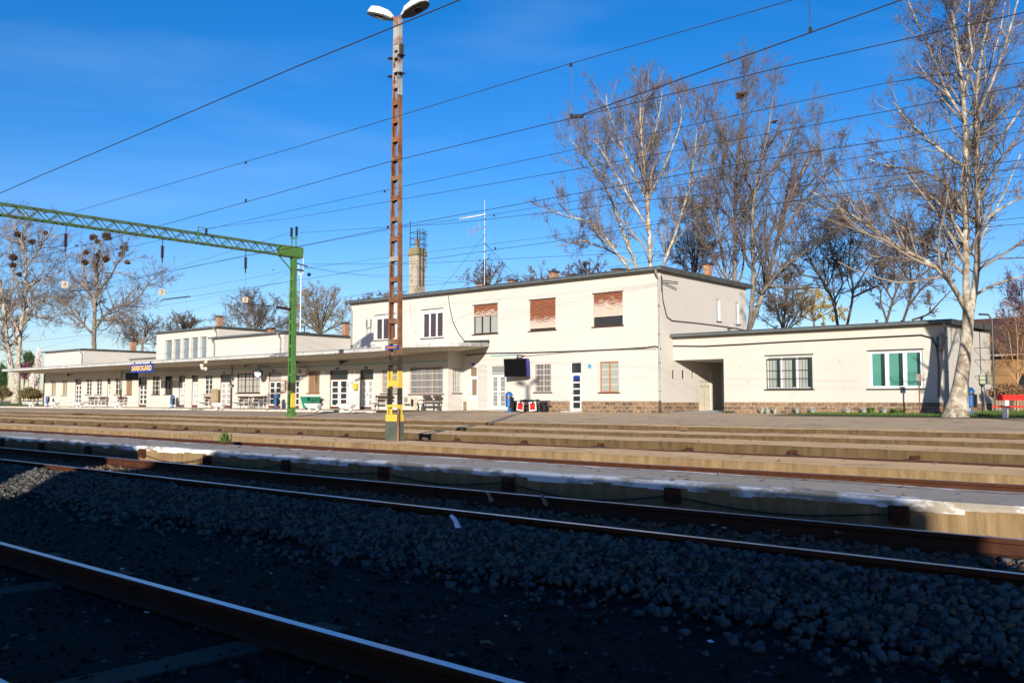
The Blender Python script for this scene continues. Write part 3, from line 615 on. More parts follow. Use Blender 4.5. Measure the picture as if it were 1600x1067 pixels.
# ---- upper blocks of the left part
def block(x0,x1,y0,y1,z1,name,ops=[],rz=.14,ov=.25):
    w=MB(); panel(w,'y',y0,x0,x1,ZCAN+.2,z1,ops,1,.3); panel(w,'x',x1,y0,y1,ZCAN+.2,z1,[],-1); panel(w,'x',x0,y0,y1,ZCAN+.2,z1,[],1)
    w.quad((x0,y1,ZCAN),(x1,y1,ZCAN),(x1,y1,z1),(x0,y1,z1)); w.build(name,PLASTER,BD)
    roof(x0,x1,y0,y1,z1-.01,rz,ov)
block(XA,-97.2,YF+.012,51.5,6.0,'left_block_wall')
block(-97.0,-82.4,47.5,51.8,5.1,'link_block_wall',rz=.1,ov=.12)
hall=[(257.5,268.5,531.5,560.5),(271,281.8,530.2,559.5),(284.5,295.2,528.6,558.5),(298.4,309,527.2,557.6),(312.5,322.5,526.2,557)]
ho=[opn(*w,YF+.3) for w in hall]
for o in ho: o[2]=4.3
block(-82.1,-71.2,YF+.3,51.9,7.0,'hall_block_wall',ho)
for o in ho:
    m=MB(); m.box(o[0],o[1],YF+.50,YF+.52,o[2],o[3]); w=m.build('hall_window',GLASSB,BD)
    m=MB()
    for k in range(1,4): x=o[0]+(o[1]-o[0])*k/4; m.box(x-.012,x+.012,YF+.485,YF+.499,o[2],o[3])
    m.build('glazing_bars',GREYSTEEL,w)
block(-71.55,XC,YF+.02,49.6,6.02,'middle_block_wall')
block(-71.0,X2L-.01,49.7,53.4,5.9,'rear_block_wall')
lf=MB(); lf.box(XA-.1,X2L,YF+.03,52,ZCAN+.40,ZCAN+.50); lf.build('low_roof',ROOFM,BD)
# ---- canopy slab with its rounded right end
YCN=38.0; cx0=-107.4; xs0=-44.2
curve=[(oY(632,537.6,38.0),oY(632,543.0,38.0)),(oY(655,537.0,38.02),oY(655,542.4,38.02)),(oY(680,536.3,38.25),oY(680,541.7,38.25)),(oY(700,535.7,38.8),oY(700,541.2,38.8)),(oY(718,535.3,39.6),oY(718,540.8,39.6)),(oY(735,535.1,40.6),oY(735,540.7,40.6)),(oY(750,535.2,41.9),oY(750,540.9,41.9)),(oY(763,535.6,43.5),oY(763,541.3,43.5))]
cn=MB(); A=[(cx0,YCN+.15,3.78),(cx0,YCN,3.80),(cx0,YCN,4.04)]; B=[(xs0,YCN+.15,3.79),(xs0,YCN,3.81),(xs0,YCN,4.05)]
wa=(cx0,YF+.02,ZCAN); wb=(xs0-6,YF+.02,ZCAN); wc=(xs0-6,YCN+.15,3.785); P0=(XBAY,YF+.01,3.93); P1=(XBAY,YB-.01,3.95)
cn.cur=0; cn.quad(wa,wb,wc,A[0]); cn.quad(wb,P0,B[0],wc); cn.quad(A[0],B[0],B[1],A[1]); cn.cur=1; cn.quad(A[1],B[1],B[2],A[2])
cb=[tuple(q[1]) for q in curve]; ct=[tuple(q[0]) for q in curve]
cn.cur=1; cn.quad(B[1],cb[0],ct[0],B[2])
for i in range(len(cb)-1): cn.cur=1; cn.quad(cb[i],cb[i+1],ct[i+1],ct[i])
cn.cur=0; cn.quad(P0,B[0],B[1],cb[0])
for i in range(len(cb)-1):
    cn.quad(P0 if i<3 else P1,cb[i],cb[i+1])
    if i==3: cn.quad(P0,P1,cb[3])
cn.quad(P1,cb[-1],(cb[-1][0],YB-.005,cb[-1][2]))
top=[(cx0,YF+.02,4.10),(X2L,YF+.02,4.12),(X2L,YB,4.14)]
cn.cur=1; cn.quad((cx0,YCN,4.04),(xs0,YCN,4.05),(xs0,YF+.02,4.14),(cx0,YF+.02,4.10)); cn.quad((X2L,YF+.02,4.12),(xs0,YF+.02,4.14),(xs0,YB,4.16),(X2L,YB,4.14))
T0=(xs0,YB,4.16)
cn.quad(T0,(xs0,YCN,4.05),ct[0])
for i in range(len(ct)-1): cn.quad(T0,ct[i],ct[i+1])
cn.quad(T0,ct[-1],(ct[-1][0],YB-.003,ct[-1][2]))
cn.quad((cx0,YCN,3.80),(cx0,YCN,4.04),(cx0,YF+.02,4.10),(cx0,YF+.02,ZCAN),(cx0,YCN+.15,3.78))
can=cn.build('canopy',[SOFFIT,CONC],BD)
m=MB(); m.box(cx0,xs0,YCN-.02,YCN-.003,4.0,4.07); m.build('edge_flashing',ZINC,can)
m=MB(); a_=oY(725,533.6,YB-.06); b_=oY(764,532.2,YB-.06); n_=len(m.v); m.bar((a_.x,YB-.06,a_.z-.05),(b_.x,YB-.06,b_.z-.06),.1,.22); m.build('flashing',BLACKTRIM,can)
# ---- downpipes
def pipe(x,Y,z0,z1,foot=.9,yoff=.10,m=ZINC):
    p=MB(); p.tube([(x,Y-.42,z1+.05),(x,Y-.38,z1-.10),(x,Y-yoff,z1-.45),(x,Y-yoff,z0+foot)],.055,8); d=p.build('downpipe',m,BD)
    q=MB(); q.tube([(x,Y-yoff,z0+foot),(x,Y-yoff,z0)],.07,8); q.build('pipe_foot',DARKBR,d)
    b=MB()
    for zz in np.arange(z0+foot+.5,z1-.6,1.6): b.cyl((x,Y-yoff),.068,zz,zz+.04,8)
    b.build('pipe_clamps',BLACKTRIM,d)
pipe(X2R-.02,YB,-.25,ZT2-.02); pipe(oY(554,510,YB).x-.25,YB,4.2,ZT2-.02,.05)
pipe(oY(443,570,YF).x-.35,YF+.02,4.1,6.0,.05); pipe(oY(335.5,560,YF).x,YF+.02,4.1,6.0,.05); pipe(-71.35,YF+.3,6.2,7.0,.05); pipe(-97.3,YF+.012,4.1,5.95,.05); pipe(XWR+.02,YW,-.2,ZW+.0,.05)
for px in (190.6,363): 
    x=oY(px,600,YF).x; p=MB(); p.tube([(x,YF-.09,0),(x,YF-.09,3.62)],.06,8); d=p.build('downpipe',ZINC,BD); q=MB(); q.tube([(x,YF-.09,0),(x,YF-.09,1.75)],.075,8); q.build('pipe_foot',DARKBR,d)
p=MB(); p.tube([(XA+.08,YF-.08,0),(XA+.08,YF-.08,3.62)],.055,8); p.build('downpipe',DARKBR,BD)
# ---- cables and conduits on the facade
def cable(pts,r,m=PLASTICBLACK,name='facade_cable'):
    c=MB(); c.tube(pts,r,5); return c.build(name,m,BD)
def fy(px,py,Y): p=oY(px,py,Y-.05); return p
cable([fy(728,555,YB),fy(760,552,YB),fy(830,551,YB),fy(900,548.5,YB),fy(960,546,YB),fy(1010,543,YB),fy(1025,541,YB),fy(1033,545,YB)],.035)
cable([fy(808,554,YB),fy(825,556,YB),fy(880,551,YB),fy(950,547,YB),fy(1025,545,YB)],.018,GREYSTEEL)
cable([fy(190,578+4,YF),fy(363,576.5,YF),fy(473,573,YF),fy(600,568,YF),fy(698,563.5,YF)],.03,mat('light_blue_conduit',(.16,.42,.50),None,rough=.5),'conduit')
cable([fy(767,556,YB),fy(808,554,YB)],.03,MATS['light_blue_conduit'],'conduit')
cable([fy(700,461.5,YB),fy(703,482,YB),fy(708,504,YB),fy(716,520,YB),fy(725,532,YB)],.03)
cable([fy(640,470,YB),fy(641,490,YB),fy(644,510,YB),fy(651,524,YB)],.01,GREYSTEEL)
cable([oX(1033,430,X2R+.05),oX(1036,470,X2R+.05),oX(1042,495,X2R+.05),oX(1050,501,X2R+.05),oX(1090,505,X2R+.05),oX(1130,510,X2R+.05),oX(1166,516,X2R+.05)],.03)
cable([fy(1040,545,YW),fy(1050,540.5,YW),fy(1100,541,YW),fy(1160,538,YW),fy(1220,534.5,YW),fy(1300,530.5,YW),fy(1380,526.5,YW),fy(1440,523.5,YW),fy(1456,528,YW),fy(1464,543,YW),fy(1467,570,YW),fy(1467,620,YW)],.035)
m=MB(); a=oX(1034,438,X2R+.1); m.bar(a,a+Vector((.5,.9,-.06)),.05); m.bar(a+Vector((0,0,-.12)),a+Vector((.5,.9,-.16)),.05); m.bar(a+Vector((0,0,.2)),a+Vector((0,0,-.6)),.05); m.build('cable_bracket',BLACKTRIM,BD)
# ---- chimneys of the roof
def chimney(px0,px1,pt,Y,zb,label=None):
    a=oY(px0,pt,Y);b=oY(px1,pt,Y); th=math.atan2(-a.x,Y); w=max(.4,(b.x-a.x)*math.cos(th)/(math.cos(th)+math.sin(th))); b=Vector((a.x+w,0,0)); zt=a.z; m=MB(); m.box(a.x+.04,b.x-.04,Y,Y+min(w,.9),zb,zt-.12); c=m.build('chimney',BRICK,BD)
    k=MB(); k.box(a.x-.02,b.x+.02,Y-.06,Y+min(w,.9)+.06,zt-.12,zt); k.build('chimney_cap',BLACKTRIM if px0>600 else DARKBR,c)
    if label: c['label']=label
    return c
for c in ((744,764,442,50,7.9),(793,809,437,51,7.9),(858,874,423.5,50,7.9),(887,902,428.5,51,7.9),(955,978,420,50,7.9),(1098,1114,411.5,52,7.9),(337,349,493.5,47,6.9),(418,430,513,47,5.9),(534,547,504,51,5.8),(203,214,532.5,50,5)): chimney(*c)

# ================= THINGS ON / BY THE BUILDING =================
# tall concrete chimney behind
def tall_chimney():
    Y=56; a=oY(639,460,Y);b=oY(665,460,Y); th=math.atan2(-a.x,Y); w=(b.x-a.x)*math.cos(th)/(math.cos(th)+math.sin(th)); x0=a.x; r=thing('boiler_chimney','tall square concrete chimney with caged ladder behind the two storey roof','chimney',(x0+w/2,Y+w/2,0))
    zt=oY(652,398,Y).z; m=MB(); m.box(x0,x0+w,Y,Y+w,0,zt); m.build('chimney_shaft',mat('chimney_concrete',(.26,.22,.17),(.40,.35,.28),1.4,.9,.01,8,stretch=(1,1,.3),c3=(.14,.12,.09),s3=1.6,m3=.58),r)
    z2=oY(652,386,Y).z; c=MB(); o=.12
    for (A,B,zz0,zz1) in ((o,o,zt,zt+.18),):
        c.box(x0-o,x0+w+o,Y-o,Y+w+o,zt,zt+.22)
    n=len(c.v); q=[(x0-o,Y-o,zt+.22),(x0+w+o,Y-o,zt+.22),(x0+w+o,Y+w+o,zt+.22),(x0-o,Y+w+o,zt+.22)]; t=[(x0+.05,Y+.05,z2),(x0+w-.05,Y+.05,z2),(x0+w-.05,Y+w-.05,z2),(x0+.05,Y+w-.05,z2)]
    for i in range(4): j=(i+1)%4; c.quad(q[i],q[j],t[j],t[i])
    c.quad(*t); c.build('chimney_cap',mat('mossy_cap',(.14,.12,.06),(.26,.22,.12),3,.9,.01),r)
    f=MB(); f.cyl((x0+w/2,Y+w/2),.22,z2-.02,z2+.75,12); f.cyl((x0+w/2,Y+w/2),.32,z2+.75,z2+.82,12); f.build('flue',GREYSTEEL,r)
    l=MB(); zr=oY(652,357,Y).z
    l.bar((x0+.05,Y+.05,z2-.1),(x0+.05,Y+.05,oY(643,345,Y).z),.05)
    for (dx,dy) in ((w-.05,.05),(w-.05,w-.05),(.05,w-.05)): l.bar((x0+dx,Y+dy,z2-.1),(x0+dx,Y+dy,zr),.05)
    for zz in (z2+.35,z2+.9,z2+1.45):
        P=[(x0+.05,Y+.05,zz),(x0+w-.05,Y+.05,zz),(x0+w-.05,Y+w-.05,zz),(x0+.05,Y+w-.05,zz)]
        for i in range(4): l.bar(P[i],P[(i+1)%4],.04)
    l.build('railing',BLACKTRIM,r)
    l=MB(); xx=x0+w+.22; z0=oY(668,443,Y).z
    for yy in (Y+.1,Y+.55): l.bar((xx,yy,z0),(xx,yy,zr),.04)
    for zz in np.arange(z0,zr,.32): l.bar((xx,Y+.1,zz),(xx,Y+.55,zz),.025)
    for zz in np.arange(z0+1.6,zr,1.0):
        P=[(xx,Y+.05,zz),(xx+.5,Y+.05,zz),(xx+.6,Y+.35,zz),(xx+.5,Y+.6,zz),(xx,Y+.6,zz)]
        for i in range(4): l.bar(P[i],P[i+1],.035)
    l.bar((xx+.6,Y+.35,z0+1.6),(xx+.6,Y+.35,zr-.2),.03)
    for zz in np.arange(z0+.2,zr,1.4): l.bar((x0+w-.02,Y+.3,zz),(xx,Y+.3,zz),.04)
    l.build('caged_ladder',BLACKTRIM,r)
tall_chimney()
# antenna mast on roof
def antenna():
    Y=49; b=oY(757,452,Y); t=oY(753,314,Y); x=b.x; r=thing('antenna_mast','white stepped antenna mast with sideways aerials and guy wires on the roof','antenna',(x,Y,7.9))
    m=MB(); m.tube([(x,Y,8),(x,Y,t.z)],[.026,.012],8); m.build('pole',WHITE,r)
    s=MB()
    for zz in np.arange(8.6,t.z-1,.62): s.bar((x-.16,Y,zz),(x+.14,Y,zz),.04)
    s.build('steps',BLACKTRIM,r)
    a=MB(); zz=oY(753,336,Y).z; a.bar((x+.1,Y,zz),(x-2.4,Y-.3,zz-.1),.05); 
    for k in range(14): xx=x-.3-k*.15; a.bar((xx,Y-.1-k*.015,zz-.04-.10),(xx,Y-.1-k*.015,zz+.04),.015)
    a.build('yagi_aerial',WHITE,r)
    a=MB(); zz=oY(753,355,Y).z; a.bar((x+.1,Y,zz),(x-1.7,Y,zz-.3),.035)
    for k in range(5): xx=x-.5-k*.29; zc=zz-.05-k*.055; a.bar((xx,Y,zc-.4),(xx,Y,zc+.4),.02)
    a.build('small_aerial',GREYSTEEL,r)
    g=MB()
    for q,zz in (((x-5.6,Y+1,8.0),10.5),((x-5.0,Y-1,8.0),12.9),((x+2.9,Y+3,8.0),12.4),((x+1.0,Y+4,8),12.4)): g.tube([(x,Y,zz),q],.012,4)
    g.build('guy_wires',WIRE,r)
    c=MB(); a2=oY(741,422,Y); c.bar((x-.35,Y+.3,7.95),(x-.35,Y+.3,a2.z+.6),.08); c.bar((x-.35,Y+.3,a2.z+.6),(x-1.1,Y+.3,a2.z+.1),.05); c.build('bracket_post',BLACKTRIM,r)
antenna()
def antenna2():
    Y=47; b=oY(469,518,Y); t=oY(472,398,Y); x=b.x; r=thing('antenna_mast','slim white antenna mast with four short rods beside the green column','antenna',(x,Y,6))
    m=MB(); m.tube([(x,Y,4),(x,Y,oY(468,428,Y).z)],.045,8); m.build('pole',WHITE,r)
    a=MB(); zt=oY(468,428,Y).z; a.bar((x-.3,Y,zt),(x+.3,Y,zt),.05); a.bar((x-.35,Y,zt-.1),(x-.35,Y,zt+.85),.04); a.bar((x+.3,Y,zt),(x+.3,Y,t.z+.0),.045); a.build('aerial_rods',WHITE,r)
    a=MB(); zz=oY(468,441,Y).z
    for dx in (-.3,.4): a.tube([(x,Y,zz),(x+dx*.7,Y,zz-.1),(x+dx,Y,zz-.5)],.02,5)
    for zz in (6.3,5.6,5.0): a.bar((x-1.0,Y,zz+.2),(x+.5,Y,zz-.05),.03)
    a.bar((x+.62,Y,4.0),(x+.62,Y,7.0),.07); a.build('mast_stays',BLACKTRIM,r)
antenna2()
# station name sign hanging under canopy
def name_sign():
    Y=38.0-.09; l=oY(205.5,575,Y); r_=oY(239,574,Y); zt=oY(222,568.4,Y).z; zb=oY(222,582,Y).z; w=r_.x-l.x
    r=thing('name_sign','blue station name board with yellow letters hanging from the canopy edge','sign',((l.x+r_.x)/2,Y,zb))
    m=MB(); m.box(l.x,r_.x,Y-.05,Y+.05,zb,zt); m.build('sign_board',SIGNBLUE,r,bevel=.01)
    o=text('SÁRBOGÁRD',.78,((l.x+r_.x)/2,Y-.056,(zt+zb)/2-.02),(R_(90),0,0),SIGNYEL,'lettering',r); o.scale=(w*.93/ (4.55*.78/.78*1.0) if False else 1,1,1)
    bpy.context.view_layer.update(); o.scale.x=w*.92/max(o.dimensions.x,.1); o.scale.y=(zt-zb)*.74/max(o.dimensions.y,.1)
    m=MB(); 
    for xx in (l.x+.5,r_.x-.5): m.bar((xx,Y,zt),(xx,Y,zt+.2),.05)
    m.build('hanger',BLACKTRIM,r)
name_sign()
# monitors
def monitor(label,px0,px1,pt,pb,Y,w,sideblue):
    c=oY((px0+px1)/2,(pt+pb)/2,Y); h=oY(px0,pt,Y).z-oY(px0,pb,Y).z
    r=thing('passenger_monitor',label,'monitor',(c.x,c.y,c.z-h/2)); th=R_(12)
    def P(x,y,z):  # rotate about z so the screen turns towards the tracks' right, lean forward
        y2=y+ (z)*-.10; return (c.x+x*math.cos(th)-y2*math.sin(th), c.y+x*math.sin(th)+y2*math.cos(th), c.z+z)
    m=MB(); H=h/2; n=len(m.v)
    for z in (-H,H):
        for x,y in ((-w/2,-.16),(w/2,-.16),(w/2,.22),(-w/2,.22)): m.v.append(P(x,y,z))
    for q in ((0,3,2,1),(4,5,6,7),(0,1,5,4),(1,2,6,5),(2,3,7,6),(3,0,4,7)): m.f.append(q); m.m.append(1 if q==(1,2,6,5) and sideblue else 0)
    m.build('housing',[PLASTICBLACK,MONBLUE],r)
    s=MB(); e=.06; s.quad(P(-w/2+e,-.164,-H+e),P(w/2-e,-.164,-H+e),P(w/2-e,-.164,H-e),P(-w/2+e,-.164,H-e)); s.build('screen',mat('screen_glass',(.004,.004,.005),None,rough=.12,spec=.3),r)
    b=MB(); b.bar((c.x,c.y+.1,c.z+H-.05),(c.x,c.y+.1,c.z+H+.22),.06); b.bar((c.x,c.y+.1,c.z+H+.2),(c.x,Y+2.2 if Y<41 else Y+.9,c.z+H+.2),.06); b.build('wall_arm',BLACKTRIM,r)
monitor('large black passenger monitor with blue side on the wall right of grilled door',788,826,560.5,588.5,42.9,1.62,True)
monitor('small dark monitor hanging under the canopy below the name board',196,215,582.5,594,40.6,1.35,False)
# clock
cc=oY(403.7,583.6,41.3); r=thing('station_clock','round station clock with white face hanging beside the wide brown window','clock',(cc.x,cc.y,cc.z-.4))
m=MB(); m.tube([(cc.x-.10,cc.y-.07,cc.z),(cc.x+.10,cc.y+.07,cc.z)],.41,24)
th=R_(-20); m=MB(); nrm=Vector((.45,-.89,0)); m.tube([cc-nrm*.10,cc+nrm*.10],.36,28); m.build('clock_case',mat('clock_blue',(.01,.02,.12),None,rough=.4),r)
m=MB(); m.tube([cc+nrm*.101,cc+nrm*.108],.29,28); m.build('clock_face',WHITE,r)
m=MB(); s=nrm.cross(Vector((0,0,1))); f0=cc+nrm*.115; m.bar(f0,f0+s*-.18+Vector((0,0,.12)),.03,.02); m.bar(f0,f0+s*.02+Vector((0,0,-.24)),.022,.02)
for k in range(12): a=k*math.pi/6; d=s*math.sin(a)+Vector((0,0,math.cos(a))); m.bar(f0+d*.22,f0+d*.27,.025,.01)
m.build('clock_hands',BLACKTRIM,r)
m=MB(); m.bar(cc+Vector((0,0,.40)),cc+Vector((0,0,.62)),.05); m.bar(cc+Vector((0,0,.6)),(cc.x,YF,cc.z+.6),.05); m.build('wall_arm',BLACKTRIM,r)
# small signs
def plate(name,label,px0,px1,pt,pb,Y,m_,txt=None,tm=WHITE,ts=.2):
    a=oY(px0,pt,Y);b=oY(px1,pb,Y); r=thing(name,label,'sign',((a.x+b.x)/2,Y,b.z),0); m=MB(); m.box(a.x,b.x,Y-.02,Y+.0,b.z,a.z); m.build('sign_plate',m_,r)
    if txt: text(txt,ts,((a.x+b.x)/2,Y-.024,(a.z+b.z)/2),(R_(90),0,0),tm,'lettering',r,.001)
    return r
plate('information_sign','small blue pictogram sign on the wall right of the green glazed door',919,923.8,569.4,575,YB-.03,mat('pictogram_blue',(.05,.25,.50),None,rough=.5))
plate('prohibition_sign','tiny pale pink prohibition sign left of the small blue sign',913.3,916.7,569,575,YB-.03,mat('pale_pink_sign',(.70,.45,.42),None,rough=.5))
plate('door_sign','small blue number plate above the brown glazed door',736.8,741.8,567.3,570.3,YB-.03,SIGNBLUE)
plate('door_sign','small dark blue plate above the open brown and white double door',524.5,530,574.6,577,YF-.03,SIGNBLUE)
plate('door_sign','small dark blue plate above the door just left of the rusty mast',569.8,574.2,573.2,575.8,YF-.03,SIGNBLUE)
plate('door_sign','small blue plate above the door left of the green column',425.5,429.5,578.2,580.4,YF-.03,SIGNBLUE)
plate('door_sign','tiny plate above the door beside the long wide brown window',348.6,351.8,581.3,583.3,YF-.03,SIGNBLUE)
plate('notice','pale paper notice on the wall right of the brown curtained window',502.6,508.4,579.5,585.4,YF-.03,WHITE)
plate('house_sign','small pale blue plate near the right end of the low wing',1456,1461,532.4,536,YW-.03,mat('pictogram_blue2',(.10,.35,.50),None,rough=.5))
r=plate('window_sticker','blue sticker on the glass of the white framed door',897.5,904.6,586.5,592.5,YB+.09,SIGNBLUE)
# notice board
a=oY(438.6,594,YF-.06);b=oY(446,613.6,YF-.06); r=thing('notice_board','orange framed notice board on the wall left of the green column','notice board',((a.x+b.x)/2,YF-.06,b.z))
m=MB(); m.box(a.x,b.x,YF-.08,YF-.002,b.z,a.z); m.build('board_frame',ORANGEBR,r); m=MB(); m.box(a.x+.08,b.x-.08,YF-.09,YF-.081,b.z+.1,a.z-.1); m.build('paper',WHITE,r)
# air conditioners
def aircon(label,px0,px1,pt,pb,Y):
    a=oY(px0,pt,Y-.3);b=oY(px1,pb,Y-.3); r=thing('air_conditioner',label,'air conditioner',((a.x+b.x)/2,Y,b.z)); m=MB(); m.box(a.x,b.x,Y-.3,Y-.02,b.z,a.z); m.build('casing',CREAM,r,bevel=.015)
    w=(b.x-a.x);h=(a.z-b.z); c=Vector((a.x+w*.42,Y-.305,(a.z+b.z)/2)); rr=min(w,h)*.36; m=MB(); m.tube([c,c+Vector((0,-.02,0))],rr,20); f=m.build('fan_grille',mat('fan_grille_grey',(.30,.28,.24),(.16,.15,.13),20,.6),r)
    m=MB(); m.box(a.x+.02,b.x-.02,Y-.28,Y-.02,b.z-.05,b.z); m.build('bracket',BLACKTRIM,r)
aircon('cream air conditioner unit low on the wall right of the rusty mast',630.5,639.5,618,631,YF); aircon('cream air conditioner unit high under the canopy behind the green column',463,476.5,575,585.5,YF)
a=oY(641.5,621,YF-.2);b=oY(648.5,640.5,YF-.2); r=thing('meter_cabinet','narrow grey meter cabinet standing between air conditioner and bench','cabinet',((a.x+b.x)/2,YF,0)); m=MB(); m.box(a.x,b.x,YF-.25,YF-.01,0,a.z); m.build('cabinet_body',mat('cabinet_grey',(.40,.34,.26),(.50,.44,.35),4,.7),r,bevel=.01); m=MB(); m.box(a.x+.1,b.x-.1,YF-.262,YF-.251,a.z-.6,a.z-.12); m.build('cabinet_window',GLASS,r)
# yellow telephone / ticket validator on white posts
a=oY(551,599,YF-.3);b=oY(555.2,608.6,YF-.3); r=thing('yellow_box','small yellow ticket box on white conduit posts between two doors','ticket box',((a.x+b.x)/2,YF-.2,b.z)); m=MB(); m.box(a.x,b.x,YF-.3,YF-.08,b.z,a.z); m.build('box_body',YELLOW,r,bevel=.02)
m=MB()
for px in (547,553.5): x=oY(px,610,YF-.06).x; m.box(x-.08,x+.08,YF-.07,YF-.005,.0,2.9)
for zz in (1.1,2.2): m.box(oY(545,610,YF).x,oY(556,610,YF).x,YF-.078,YF-.071,zz,zz+.08)
m.build('conduit_posts',WHITE,r)
# beige vending cabinet
a=oY(330,607.5,YF-.5);b=oY(339.4,635,YF-.5); r=thing('vending_machine','beige vending cabinet beside a bench under the canopy','vending machine',((a.x+b.x)/2,YF-.4,0)); m=MB(); m.box(a.x,b.x-.25,YF-.55,YF-.25,0,a.z); m.build('cabinet_body',mat('beige_paint',(.27,.20,.12),(.34,.26,.17),3,.6),r,bevel=.02); m=MB(); m.box(a.x+.12,b.x-.45,YF-.562,YF-.551,1.3,a.z-.15); m.box(b.x-.42,b.x-.30,YF-.565,YF-.551,1.1,1.6); m.build('front_panel',mat('beige_panel',(.26,.20,.13),None,rough=.4),r)
# lamp cluster under canopy
c=oY(319,562,37.9); r=thing('speaker_cluster','rusty bracket with pale horn lamps hanging at the canopy edge','loudspeaker',(c.x,c.y,c.z-.6))
m=MB(); m.bar(c+Vector((0,0,.0)),c+Vector((0,0,-.72)),.06); m.build('hanger',RUST,r)
for dx,dz,s in ((-.32,-.40,-1),(.32,-.10,1),(-.2,-.62,-1),(.3,-.66,1)):
    m=MB(); p=c+Vector((dx*.2,0,dz)); q=c+Vector((dx,-.05,dz-.06)); m.tube([p,q],[.04,.15],10); m.build('horn',CREAM,r)
# camera/loudspeaker on walls
def horn(label,px,py,Y,cat='loudspeaker',m_=CREAM,s=1.):
    c=oY(px,py,Y-.3); r=thing('wall_speaker',label,cat,(c.x,Y,c.z)); m=MB(); m.tube([c+Vector((0,.3,0)),c],.025,6); m.build('bracket',BLACKTRIM,r)
    m=MB(); m.tube([c,c+Vector((-.12*s,-.20*s,-.06)),c+Vector((-.16*s,-.28*s,-.08))],[.05*s,.11*s,.17*s],12); m.build('horn',m_,r)
horn('cream horn loudspeaker at the wing corner left of the passage',1044,555,YW-.1,s=1.1); horn('dark loudspeaker on wall above the brown curtained window',468,564.5,YF,m_=BLACKTRIM,s=1.2)
horn('dark loudspeaker on wall between the two doors left of mast',539,564.5,YF,m_=BLACKTRIM,s=1.2); horn('small dark lamp above the large monitor on the wall',811,558.6,YB,m_=BLACKTRIM,s=.5)
horn('dark loudspeaker under the canopy near the far left end',110,584.8,YF,m_=BLACKTRIM,s=1.); horn('small lamp under the canopy above the wide window',386,571,YF,m_=BLACKTRIM,s=.6)
# street lamp arm box on right wing corner
a=oY(1466.5,521,YW-.2);b=oY(1472.8,549,YW-.2); r=thing('junction_box','tall grey rusty junction box under the roof at the wing corner','junction box',((a.x+b.x)/2,YW-.1,b.z)); m=MB(); m.box(a.x,b.x,YW-.22,YW-.06,b.z,a.z); m.build('box_body',GREYSTEEL,r,bevel=.015); m=MB(); m.box(a.x-.09,a.x-.002,YW-.2,YW-.08,b.z+.2,a.z-.15); m.build('box_door',BLACKTRIM,r)
a=oX(1538,584,XWR+.3);r=thing('gas_meter_box','pale rounded meter box with white pipe on the wing side wall','meter box',(XWR+.2,a.y,.9)); z=oX(1541,600,XWR+.3).z; m=MB(); m.box(XWR+.06,XWR+.42,a.y-.0,a.y+.75,z,a.z); m.build('box_body',mat('meter_green_grey',(.30,.32,.24),None,rough=.5),r,bevel=.04); m=MB(); m.tube([(XWR+.2,a.y+.35,z),(XWR+.2,a.y+.35,.05)],.045,8); m.build('pipe',WHITE,r)
# open grille leaf of the first door
o=opsl[0]; x0=oY(748,610,YB).x; x1=oY(764,610,YB).x; r=thing('grille_gate','white wire grille gate leaf folded open flat on the wall','gate',((x0+x1)/2,YB-.1,0)); m=MB()
zt=3.0
for i in range(13): x=x0+(x1-x0)*i/12; m.box(x-.006,x+.006,YB-.1,YB-.088,.08,zt)
for i in range(10): z=.1+(zt-.14)*i/9; m.box(x0,x1,YB-.112,YB-.101,z-.008,z+.008)
m.build('wire_mesh',WHITE,r); m=MB(); 
for x in (x0-.03,x1+.03): m.box(x-.03,x+.03,YB-.12,YB-.08,.05,zt+.03)
m.box(x0,x1,YB-.12,YB-.08,.03,.075); m.box(x0,x1,YB-.12,YB-.08,zt,zt+.04); m.build('gate_frame',WHITE,r)

# ---- main platform kerb (left) and floor
profile_sheet('main_platform_floor',[(37.5,-.004),(43.7,.004)],-260,-44,mat('platform_floor',(.30,.23,.15),(.42,.33,.22),1.6,.9,.004,spec=.15))
r=thing('platform_kerb','long worn pale concrete kerb in front of the station building','kerb',(-92,37.4,-.2))
m=MB(); rr=random.Random(5); x=-140
while x<-44.5:
    w=1.0; dz=rr.uniform(-.008,.008); dy=rr.uniform(-.015,.015); m.box(x+.008,x+w-.008,37.2+dy,37.5+dy,-.2,.004+dz); x+=w
m.build('kerb_stones',mat('kerb_concrete',(.42,.38,.31),(.62,.58,.50),3,.9,.01,12,c3=(.22,.18,.12),s3=2,m3=.6),r)
m=MB(); m.quad((-44,37.3,-.1),(-37,33.,-.19),(-37,43.7,-.02),(-44,43.7,.006)); rmp=m.build('platform_ramp',MATS['platform_floor']); tag(rmp,kind='structure')
# lawn patches
m=MB(); 
for (x0,x1,y0,y1,z) in ((-19.5,14,40.5,45.1,.0),(-12.3,20,45.1,70,.02)):
    m.quad((x0,y0,groundz(y0)+.006),(x1,y0,groundz(y0)+.04),(x1,y1,z+.06),(x0,y1,z+.02))
lw=m.build('lawn',LAWN); tag(lw,kind='structure')
m=MB(); m.quad((-260,44,.02),(-107.5,44,.02),(-107.5,140,.06),(-260,140,.06)); m.quad((-190,38.2,.012),(-112,38.2,.012),(-112,43.9,.012),(-190,43.9,.012)); lw=m.build('lawn',LAWN); tag(lw,kind='structure')
def grass(name,n,fx,h,label,m_=GRASSM):
    P=np.array([fx() for _ in range(n)]); a=NR.uniform(0,6.28,n); H=h*NR.uniform(.5,1.2,n); w=.012
    d=np.stack([np.cos(a),np.sin(a),0*a],1)*w; lean=NR.normal(0,.25,(n,2))*H[:,None]; top=P+np.stack([lean[:,0],lean[:,1],H],1)
    V=np.stack([P-d,P+d,top],1).reshape(-1,3); o=npmesh(name,V,np.arange(3*n).reshape(-1,3),m_); tag(o,label=label,kind='stuff')
